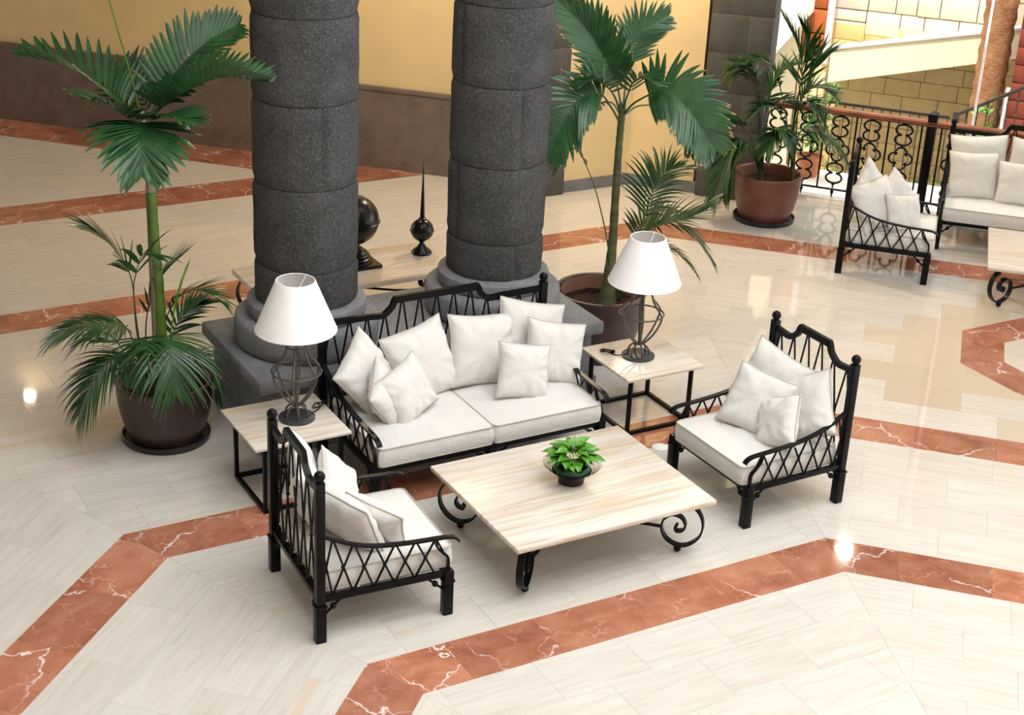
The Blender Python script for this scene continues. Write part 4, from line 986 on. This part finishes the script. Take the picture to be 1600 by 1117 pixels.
PALM = {"L_trunk":[[-1.88,2.456,0.608],[-1.875,2.453,1.042],[-1.888,2.461,1.462],[-1.892,2.463,1.734],[-1.896,2.465,1.824]],"L_shaft":[[-1.897,2.466,1.815],[-1.9,2.468,1.913],[-1.904,2.47,1.992],[-1.909,2.473,2.132],[-1.918,2.478,2.284],[-1.925,2.482,2.369]],"L_spear":[[-1.924,2.482,2.305],[-1.958,2.502,2.516],[-2.001,2.527,2.744],[-2.056,2.559,3.009],[-2.1,2.585,3.248]],"L_fr":{"a":[[-1.932,2.486,2.296],[-1.998,2.641,2.408],[-2.075,2.802,2.473],[-2.269,3.032,2.576],[-2.507,3.288,2.604]],"b":[[-1.909,2.473,2.314],[-1.762,2.503,2.499],[-1.601,2.524,2.673],[-1.437,2.543,2.784],[-1.243,2.546,2.868]],"c":[[-1.903,2.469,2.297],[-1.805,2.296,2.47],[-1.683,2.166,2.588],[-1.521,2.013,2.683],[-1.302,1.826,2.685]],"d":[[-1.924,2.482,2.296],[-1.99,2.289,2.354],[-2.042,2.133,2.367],[-2.087,1.997,2.318],[-2.116,1.899,2.184]],"e":[[-1.928,2.484,2.287],[-2.019,2.399,2.353],[-2.134,2.35,2.436],[-2.225,2.311,2.484],[-2.289,2.279,2.518]],"f":[[-1.917,2.477,2.305],[-1.841,2.607,2.324],[-1.823,2.887,2.409],[-1.818,3.115,2.45],[-1.81,3.285,2.467]],"g":[[-1.917,2.478,2.288],[-1.903,2.295,2.369],[-1.869,2.159,2.419],[-1.837,2.036,2.444],[-1.805,1.948,2.436]]},"L_low":{"a":[[-1.973,2.51,0.405],[-2.018,2.537,0.794],[-2.029,2.543,1.151],[-2.071,2.568,1.302],[-2.185,2.577,1.486],[-2.33,2.605,1.6]],"b":[[-1.965,2.506,0.405],[-2.025,2.483,0.816],[-2.038,2.491,1.124],[-2.025,2.448,1.278],[-1.998,2.386,1.42],[-1.954,2.314,1.43]],"c":[[-1.965,2.506,0.405],[-2.059,2.445,0.717],[-2.127,2.427,0.894],[-2.28,2.436,0.949],[-2.465,2.475,0.941],[-2.633,2.527,0.855]],"d":[[-1.953,2.499,0.406],[-2.066,2.391,0.644],[-2.187,2.346,0.732],[-2.331,2.315,0.676],[-2.44,2.298,0.536],[-2.521,2.299,0.359]],"e":[[-1.914,2.476,0.409],[-1.914,2.36,0.726],[-1.924,2.226,0.877],[-1.945,2.077,0.894],[-1.959,1.969,0.786],[-1.956,1.92,0.608]],"f":[[-1.887,2.46,0.41],[-1.846,2.494,0.782],[-1.78,2.455,1.003],[-1.697,2.349,1.124],[-1.603,2.293,1.13],[-1.509,2.238,1.075]],"g":[[-1.941,2.492,0.407],[-1.937,2.606,0.704],[-1.912,2.591,0.948],[-1.855,2.557,1.119],[-1.786,2.517,1.242],[-1.707,2.47,1.34]],"h":[[-1.864,2.446,0.412],[-1.773,2.393,0.576],[-1.682,2.339,0.645],[-1.609,2.297,0.616],[-1.566,2.272,0.49],[-1.547,2.26,0.333]],"i":[[-1.895,2.465,0.41],[-1.779,2.628,0.569],[-1.69,2.692,0.726],[-1.612,2.704,0.808],[-1.535,2.717,0.85],[-1.483,2.686,0.893]],"j":[[-1.953,2.499,0.406],[-2.053,2.673,0.549],[-2.11,2.765,0.67],[-2.186,2.81,0.714],[-2.265,2.856,0.685],[-2.355,2.909,0.605]],"k":[[-1.914,2.476,0.409],[-1.985,2.285,0.697],[-2.039,2.201,0.86],[-2.105,2.124,0.902],[-2.164,2.089,0.81],[-2.206,2.067,0.639]]},"L_new":[[-1.841,2.433,0.611],[-1.8,2.409,0.904],[-1.746,2.377,1.145],[-1.695,2.347,1.316]],"M_trunk":[[1.849,2.501,0.409],[1.852,2.499,0.66],[1.857,2.496,0.935],[1.853,2.499,1.363],[1.851,2.5,1.729],[1.853,2.499,1.909],[1.854,2.498,2.087]],"M_fr":{"a":[[1.855,2.498,2.011],[1.802,2.529,2.235],[1.673,2.547,2.463],[1.522,2.578,2.676],[1.29,2.656,2.899]],"b":[[1.86,2.495,2.062],[1.952,2.615,2.302],[2.038,2.68,2.481],[2.134,2.682,2.598],[2.293,2.646,2.68]],"c":[[1.857,2.497,1.981],[1.886,2.364,2.124],[1.986,2.189,2.238],[2.082,2.074,2.19],[2.186,1.955,2.033],[2.298,1.889,1.844]],"d":[[1.848,2.502,1.919],[1.725,2.458,2.069],[1.588,2.423,2.195],[1.399,2.418,2.169],[1.268,2.437,1.958],[1.187,2.449,1.763]],"e":[[1.855,2.498,2.011],[1.824,2.4,2.165],[1.802,2.297,2.301],[1.817,2.195,2.354],[1.847,2.108,2.334]],"f":[[1.847,2.502,1.996],[1.712,2.408,2.173],[1.589,2.364,2.283],[1.479,2.348,2.331],[1.374,2.34,2.317]],"g":[[1.865,2.492,1.986],[2.141,2.677,1.989],[2.434,2.737,1.921],[2.639,2.733,1.743],[2.721,2.742,1.515]],"h":[[1.848,2.502,1.985],[1.889,2.71,2.03],[1.864,2.898,1.958],[1.838,3.03,1.795],[1.827,3.094,1.645]]},"M_low":{"a":[[1.87,2.489,0.438],[1.808,2.468,0.875],[1.696,2.475,1.274],[1.595,2.511,1.557],[1.467,2.552,1.745],[1.331,2.597,1.593]],"b":[[1.924,2.457,0.441],[1.988,2.42,0.833],[2.056,2.38,1.136],[2.14,2.388,1.39],[2.238,2.388,1.51],[2.361,2.375,1.543]],"c":[[1.937,2.449,0.442],[2.043,2.503,0.824],[2.139,2.447,1.049],[2.29,2.358,1.113],[2.452,2.263,1.014],[2.612,2.169,0.804]],"d":[[1.937,2.449,0.442],[1.959,2.378,0.852],[1.998,2.297,1.037],[2.13,2.22,1.152],[2.299,2.121,1.215],[2.422,2.048,1.303]],"e":[[1.928,2.455,0.442],[2.061,2.609,0.702],[2.142,2.619,0.909],[2.229,2.626,1.033],[2.362,2.605,1.133],[2.529,2.566,1.097]],"f":[[1.928,2.455,0.442],[2.024,2.457,0.705],[2.094,2.357,0.895],[2.225,2.281,0.93],[2.365,2.198,0.83],[2.464,2.14,0.698]]},"M_new":[[1.988,2.42,0.833],[2.049,2.384,1.109],[2.057,2.379,1.376],[2.038,2.39,1.647]],"R_stem1":[[5.097,4.681,0.404],[5.079,4.692,0.538],[5.051,4.708,0.771]],"R_stem2":[[5.36,4.492,0.396],[5.349,4.533,0.575],[5.327,4.545,0.788]],"R_low":{"a":[[5.372,4.519,0.454],[5.342,4.595,0.839],[5.357,4.586,1.236],[5.398,4.62,1.516],[5.331,4.659,1.801],[5.189,4.743,2.076]],"b":[[5.372,4.519,0.454],[5.321,4.549,0.854],[5.35,4.532,1.218],[5.404,4.5,1.48],[5.438,4.48,1.674],[5.512,4.437,1.742]],"c":[[5.126,4.722,0.422],[5.077,4.751,0.823],[5.023,4.782,1.216],[4.961,4.819,1.472],[4.881,4.866,1.564],[4.784,4.923,1.429]],"d":[[5.126,4.722,0.422],[4.973,4.696,0.683],[4.827,4.723,0.856],[4.717,4.73,0.833],[4.615,4.732,0.578],[4.537,4.743,0.248]],"e":[[5.126,4.722,0.422],[5.01,4.732,0.735],[4.906,4.758,0.938],[4.816,4.788,1.005],[4.704,4.854,1.031],[4.541,4.95,1.008]],"f":[[5.405,4.557,0.439],[5.326,4.488,0.87],[5.351,4.416,1.02],[5.441,4.305,1.008],[5.558,4.178,0.9],[5.701,4.059,0.674]],"g":[[5.405,4.557,0.439],[5.351,4.589,0.972],[5.379,4.573,1.237],[5.448,4.533,1.372],[5.555,4.469,1.391],[5.644,4.417,1.331]],"h":[[5.126,4.722,0.422],[4.997,4.624,0.932],[4.977,4.577,1.273],[5.013,4.556,1.467],[5.081,4.516,1.599],[5.181,4.457,1.668]],"i":[[5.126,4.722,0.422],[4.993,4.568,0.817],[4.968,4.467,1.011],[4.996,4.38,1.064],[5.028,4.292,1.02],[5.075,4.23,0.903]],"j":[[5.405,4.557,0.439],[5.379,4.689,0.876],[5.284,4.745,1.268],[5.193,4.798,1.522],[5.085,4.862,1.613],[4.965,4.932,1.606]],"l":[[5.126,4.722,0.422],[5.117,4.843,0.927],[5.078,4.924,1.306],[5.037,5.006,1.486],[4.948,5.058,1.545],[4.873,5.103,1.463]],"m":[[5.405,4.557,0.439],[5.38,4.573,0.908],[5.309,4.498,1.198],[5.324,4.431,1.278],[5.372,4.345,1.244],[5.463,4.292,1.107]],"n":[[5.126,4.722,0.422],[5.104,4.735,0.891],[5.107,4.675,1.171],[5.158,4.587,1.286],[5.259,4.528,1.26],[5.354,4.472,1.135]],"o":[[5.405,4.557,0.439],[5.377,4.632,1.025],[5.436,4.656,1.407],[5.467,4.637,1.635],[5.444,4.651,1.858],[5.387,4.684,1.981]],"p":[[5.126,4.722,0.422],[4.981,4.691,0.717],[4.841,4.657,0.86],[4.719,4.671,0.783],[4.655,4.674,0.557],[4.631,4.688,0.321]],"q":[[5.405,4.557,0.439],[5.266,4.524,0.867],[5.13,4.545,1.137],[5.02,4.575,1.237],[4.917,4.613,1.217],[4.84,4.658,1.102]],"k":[[5.405,4.557,0.439],[5.262,4.468,0.816],[5.15,4.418,0.974],[5.04,4.389,1.025],[4.926,4.375,0.975],[4.859,4.368,0.854]]}}
def cane(t, key, b, rr, mat, name='trunk', n=24):
    P_ = spline(rel(PALM[key], b), n); P_ = [P_[0] - Vector((0, 0, max(0, P_[0].z - .38)))] + P_ if P_[0].z > .38 else P_
    q = len(P_); m = MB().tube(P_, [rr[1] + (rr[0] - rr[1])*math.exp(-5.0*i/(q-1)) + (.0025 if i % 3 == 0 else 0) for i in range(q)], 14); return m.build(name, mat, t, angle=80)
BL_, BM_, BR_ = (-1.87, 2.45), (1.80, 2.53), (5.18, 4.69)
t = empty('potted_palm', (*BL_, 0), 0, 'tall palm with one green cane in a dark glazed pot, left of the plinth', 'potted plant'); pot(t, .34, .46, M['potdark'])
cane(t, 'L_trunk', BL_, (.05, .036), M['cane']); cane(t, 'L_shaft', BL_, (.034, .020), M['shaft'], 'crown_shaft')
MB().tube(spline(rel(PALM['L_spear'], BL_), 20), [.008 - .0002*i for i in range(21)], 6).build('spear_leaf', M['stem'], t)
F = PALM['L_fr']
for key, nl, ll, wd, dr, ang, vee, lift in (('a', 17, .36, .042, -.25, (62, 22), .55, 0), ('b', 22, .30, .044, .10, (70, 25), .5, 0), ('c', 24, .28, .052, .10, (70, 30), .8, 0), ('d', 18, .40, .060, .5, (85, 20), .12, 0), ('e', 13, .30, .050, .2, (70, 18), .3, 0), ('f', 16, .34, .042, .25, (65, 22), .4, 0), ('g', 13, .28, .050, .3, (60, 18), .3, 0)):
    frond(rel(F[key], BL_), nl, ll, wd, M['leaf'], 'frond', t, droop=dr, ang=ang, vee=vee, seed=ord(key), blunt=True, start=.16, up={'b': (-.4, -.7, .6), 'f': (-.4, -.7, .6)}.get(key, (0, 0, 1)))
for key in 'abcdefghijk':
    nl, ll, wd, dr, ang, vee, st = {'a': (13, .30, .022, .45, (55, 15), .1, .5), 'b': (5, .26, .028, .7, (45, 15), .2, .55), 'c': (26, .30, .018, .75, (65, 30), .1, .35), 'd': (30, .36, .016, .9, (60, 30), .1, .3), 'e': (22, .36, .020, .9, (75, 20), .1, .35), 'f': (14, .26, .020, .6, (45, 15), .1, .35), 'g': (14, .26, .020, .35, (40, 12), .2, .35), 'h': (16, .26, .020, .9, (60, 25), .1, .3), 'i': (14, .24, .020, .6, (55, 20), .2, .3), 'j': (18, .26, .018, .7, (60, 25), .1, .35), 'k': (16, .26, .018, .9, (70, 25), .1, .35)}[key]
    frond(rel(PALM['L_low'][key], BL_), int(nl*1.15), ll*1.2, wd*1.4, M['leaf2'], 'low_frond', t, droop=dr, ang=ang, vee=vee, seed=ord(key) + 50, start=st, rach=.006)
frond(rel(PALM['L_new'], BL_), 10, .16, .016, M['leafgrey'], 'young_frond', t, droop=0, ang=(14, 8), vee=.3, seed=4, start=.35)
t = empty('potted_palm', (*BM_, 0), 0, 'palm with a ringed grey trunk in a wide dark pot behind the right lamp', 'potted plant'); pot(t, .37, .54, M['potdark'])
cane(t, 'M_trunk', BM_, (.082, .026), M['trunk'], n=40)
F = PALM['M_fr']
for key, nl, ll, wd, dr, ang, vee, st in (('a', 22, .34, .042, .05, (48, 18), .45, .22), ('b', 18, .26, .028, .15, (60, 20), .3, .3), ('c', 26, .36, .044, .45, (72, 32), .45, .30), ('d', 24, .33, .036, .65, (62, 30), .2, .35), ('e', 10, .22, .030, .2, (60, 18), .4, .3), ('f', 10, .22, .030, .3, (60, 18), .3, .3), ('g', 16, .26, .03, .6, (65, 25), .2, .4), ('h', 14, .26, .03, .6, (65, 25), .2, .4)):
    frond(rel(F[key], BM_), int(nl*1.15), ll, wd*1.12, M['leaf'], 'frond', t, droop=dr, ang=ang, vee=vee, seed=ord(key) + 7, blunt=True, start=st, rach=.009, up={'a': (-.5, -.8, .25), 'b': (-.5, -.8, .3), 'c': (-.42, -.72, .55), 'd': (-.35, -.75, .55)}.get(key, (0, 0, 1)))
for key, nl, ll, wd, dr, ang, vee, st in (('a', 7, .26, .034, .9, (50, 20), .2, .62), ('b', 22, .40, .018, .6, (62, 30), .2, .42), ('c', 24, .38, .018, .8, (60, 25), .2, .36), ('d', 20, .38, .018, .35, (55, 20), .3, .35), ('e', 14, .24, .018, .5, (60, 25), .2, .4), ('f', 14, .22, .016, .8, (55, 25), .2, .4)):
    frond(rel(PALM['M_low'][key], BM_), int(nl*1.15), ll*1.1, wd*1.45, M['leaf2'], 'low_frond', t, droop=dr, ang=ang, vee=vee, seed=ord(key) + 91, start=st, rach=.007)
MB().tube(spline(rel(PALM['M_new'], BM_), 12), [.008 - .0006*i for i in range(13)], 6).build('spear_leaf', M['stem'], t)
t = empty('potted_palm', (*BR_, 0), 0, 'bushy palm in a red-brown pot near the balustrade', 'potted plant'); pot(t, .345, .50, M['potred'])
for key in ('R_stem1', 'R_stem2'): cane(t, key, BR_, (.026, .018), M['trunk'], n=10)
for key, nl, ll, wd, dr, ang, vee, st in (('a', 13, .36, .026, .3, (42, 14), .2, .5), ('b', 7, .34, .040, .35, (40, 14), .2, .55), ('c', 20, .30, .024, .7, (60, 25), .2, .4), ('d', 20, .42, .020, .8, (50, 22), .1, .4), ('e', 16, .28, .020, .3, (55, 18), .4, .4), ('f', 20, .32, .020, .9, (60, 25), .1, .4), ('g', 18, .30, .022, .5, (55, 20), .2, .4), ('h', 18, .28, .024, .6, (55, 22), .2, .4), ('i', 18, .28, .022, .8, (60, 25), .1, .4), ('j', 16, .26, .022, .6, (55, 22), .2, .45), ('k', 18, .28, .022, .8, (60, 25), .1, .4), ('l', 20, .28, .022, .7, (60, 25), .2, .45), ('m', 18, .28, .022, .7, (60, 25), .2, .4), ('n', 18, .26, .022, .7, (60, 25), .2, .4), ('o', 12, .30, .028, .2, (40, 14), .3, .5), ('p', 20, .36, .020, .9, (50, 22), .1, .4), ('q', 16, .26, .022, .7, (60, 25), .2, .4)):
    frond(rel(PALM['R_low'][key], BR_), int(nl*1.2), ll*1.1, wd*1.5, M['leaf2'], 'frond', t, droop=dr, ang=ang, vee=vee, seed=ord(key) + 131, start=st, rach=.009)

# ------------------------------------------------------------------ small plant on the coffee table
def blade(L, W, p, az, el, mat, parent, name, roll=0, seed=0, curl=.5):
    n, mm = 7, 4; vs = []; uvs = []
    for i in range(n+1):
        x = i/n; w = W*(math.sin(PI*x**.72))**.9*.5 if 0 < x < 1 else .0005; dz = -curl*L*x*x
        for j in range(-2, 3): vs.append(Vector((L*x, w*j/2, dz + abs(j)/2*w*.35 - .0*x))); uvs.append((.5 + j/4, x*.9))
    R = Matrix.Translation(p) @ Matrix.Rotation(az, 4, 'Z') @ Matrix.Rotation(-el, 4, 'Y') @ Matrix.Rotation(roll, 4, 'X')
    m = MB().add([R @ v for v in vs], [(i*5 + j, i*5 + j + 1, (i+1)*5 + j + 1, (i+1)*5 + j) for i in range(n) for j in range(4)])
    o = m.build(name, mat, parent, angle=180); l = o.data.uv_layers.new(name='UVMap'); flat = []
    for lp in o.data.loops: flat += uvs[lp.vertex_index]
    l.data.foreach_set('uv', flat); return o
def pothos_mat():
    t = NT('variegated_leaf'); v = t.coord('Object'); n1 = t.noise(v, 38, 4, .6, 1.5)
    c = t.ramp(n1, [(.35, (.035, .16, .012)), (.52, (.075, .27, .02)), (.62, (.16, .36, .04)), (.72, (.30, .42, .10))]); t.set(c, .3, .5); return t.m
M['pothos'] = pothos_mat()
t = empty('potted_plant', (.005, .02, .42), 0, 'small leafy green plant in a black wire basket on the coffee table', 'plant')
MB().lathe([(.075, 0), (.082, .003), (.086, .03), (.09, .05), (.102, .062), (.12, .078), (.128, .085), (.122, .088), (.10, .07), (.085, .055)], 40, cap1=False).build('basket', M['gloss'], t)
m = MB(); nn = 44
for k in range(nn):
    a = 2*PI*k/nn
    for s in (-1, 1):
        m.tube([((.10 + .085*x)*math.cos(a + s*.22*x), (.10 + .085*x)*math.sin(a + s*.22*x), .066 + .055*x + .012*x*x) for x in (0, .35, .7, 1.0)], .0011, 4)
for r_, z_ in ((.187, .134), (.15, .103)): m.tube([(r_*math.cos(2*PI*k/60), r_*math.sin(2*PI*k/60), z_ + .003*math.sin(k*.9)) for k in range(60)], .0012, 4, closed=True)
m.build('wire_rim', M['black'], t, angle=80)
vs = []; fs = []; n = 48
for j, (r_, z_) in enumerate(((.095, .06), (.118, .095), (.112, .115), (.100, .12))):
    for k in range(n): a = 2*PI*k/n; wv = .016*math.sin(5*a)*(j/3); vs.append(((r_ + wv*.6)*math.cos(a), (r_ + wv*.6)*math.sin(a), z_ + wv))
for j in range(3):
    for k in range(n): fs.append((j*n + k, j*n + (k+1) % n, (j+1)*n + (k+1) % n, (j+1)*n + k))
MB().add(vs, fs).build('liner', M['plastic'], t, angle=60)
MB().lathe([(.001, .078), (.098, .074)], 24, cap0=False, cap1=False).build('soil', M['soil'], t)
rg = random.Random(8)
for k in range(34):
    a = k*2.399 + rg.random()*.4; rr = .004 + .096*math.sqrt((k + .5)/34); h = .235 - .8*rr + rg.random()*.03
    p = Vector((rr*math.cos(a), rr*math.sin(a), h)); el = .75 - rr*6 + rg.random()*.35
    blade(.09 + .025*rg.random(), .066 + .015*rg.random(), p, a + rg.random()*.6 - .3, el, M['pothos'], t, 'leaf', rg.random()*.8 - .4, k)
for k in range(14):
    a = k*.4488 + .2; p = Vector((.045*math.cos(a), .045*math.sin(a), .165 + .02*rg.random())); blade(.10, .075, p, a + rg.random()*.5 - .25, .15 + .3*rg.random(), M['pothos'], t, 'leaf', rg.random()*.6 - .3, k)
m = MB()
for k in range(16):
    a = k*2.399; m.tube([(0.02*math.cos(a), .02*math.sin(a), .07), (.05*math.cos(a), .05*math.sin(a), .13), (.065*math.cos(a), .065*math.sin(a), .165)], .0022, 5)
m.build('stems', M['stem'], t)

# ------------------------------------------------------------------ plants of the garden
def bush(name, loc, nleaf, rad, hgt, L, W, mat, label, seed, z0=0, stems=6, parent=None):
    rg = random.Random(seed); t = parent or empty(name, loc, 0, label, 'plant'); m = MB()
    ends = []
    for k in range(stems):
        a = rg.random()*2*PI; r_ = rad*math.sqrt(rg.random()); e = Vector((r_*math.cos(a), r_*math.sin(a), z0 + hgt*(.45 + .55*rg.random()))); m.tube(spline([(0, 0, z0), (e.x*.3, e.y*.3, z0 + (e.z - z0)*.5), e], 8), .006, 5); ends.append(e)
    m.build('stems', M['stem'], t); vs = []; fs = []; b = MB()
    for k in range(nleaf):
        e = ends[k % stems]; s = .25 + .75*rg.random(); p = Vector((e.x*(.3 + .7*s), e.y*(.3 + .7*s), z0 + (e.z - z0)*s)) + Vector((rg.random() - .5, rg.random() - .5, rg.random() - .5))*rad*.5
        blade(L*(.7 + .6*rg.random()), W*(.7 + .6*rg.random()), p, rg.random()*2*PI, rg.random()*1.2 - .4, mat, t, 'leaf')
    return t
t = empty('potted_shrub', ext(8.78, .0, -.02), 0, 'bright green shrub in a terracotta pot outside the balustrade', 'plant')
MB().lathe([(.09, 0), (.10, 0), (.135, .19), (.15, .20), (.15, .235), (.135, .235), (.125, .2)], 32, cap1=True).build('pot', M['claypot'], t, angle=40)
bush('', None, 120, .26, .95, .13, .06, M['leafbright'], '', 4, .2, 9, t)
bush('climbing_plant', ext(10.1, 1.75, -1.1), 46, .16, 2.05, .20, .13, M['leafbright'], 'bright green large-leaved plant by the brown palm trunk', 5, 0, 8)
for k, (nd, tt, h) in enumerate(((9.6, -.1, .9), (9.5, .45, .7), (9.6, .75, .75), (9.45, 1.1, .95), (9.5, 1.5, .9), (9.6, 1.9, .9))):
    bush('garden_shrub', ext(nd, tt, -1.1), 48, .24, h + .28, .16, .05, M['leafgrey'] if k % 2 == 0 else M['leaf'], ['dark', 'low dark', 'low', 'green', 'dark green', 'green'][k] + ' garden shrub behind the balustrade, ' + ['beside the terracotta pot', 'left of centre under the tan wall', 'under the tan wall', 'left of the square black post', 'behind the far sofa back', 'at the right edge behind the far sofa'][k], 20 + k)
# white disc on the floor (lid of a floor outlet)
o = MB().lathe([(.0, 0), (.056, 0), (.058, .003), (.054, .006), (0, .006)], 32, cap0=False, cap1=False).build('floor_outlet_cover', M['white']); o.location = (1.29, .845, .0005); tag(o, 'round white floor outlet cover between the coffee table and the right armchair', 'cover')

# repeats share a group
GROUPS = {'throw_pillow': 'scatter cushions on the seats', 'seat_cushion': 'seat cushions', 'armchair': 'wrought iron armchairs', 'sofa': 'wrought iron sofas', 'side_table': 'side tables beside the sofa',
          'table_lamp': 'table lamps beside the sofa', 'potted_palm': 'potted palms', 'stone_column': 'basalt columns on the plinth', 'coffee_table': 'coffee tables', 'garden_shrub': 'shrubs behind the balustrade', 'stone_pier': 'grey stone piers'}
for o in scene.objects:
    if o.parent is None and 'category' in o.keys():
        g = GROUPS.get(o.name.split('.')[0])
        if g: o['group'] = g
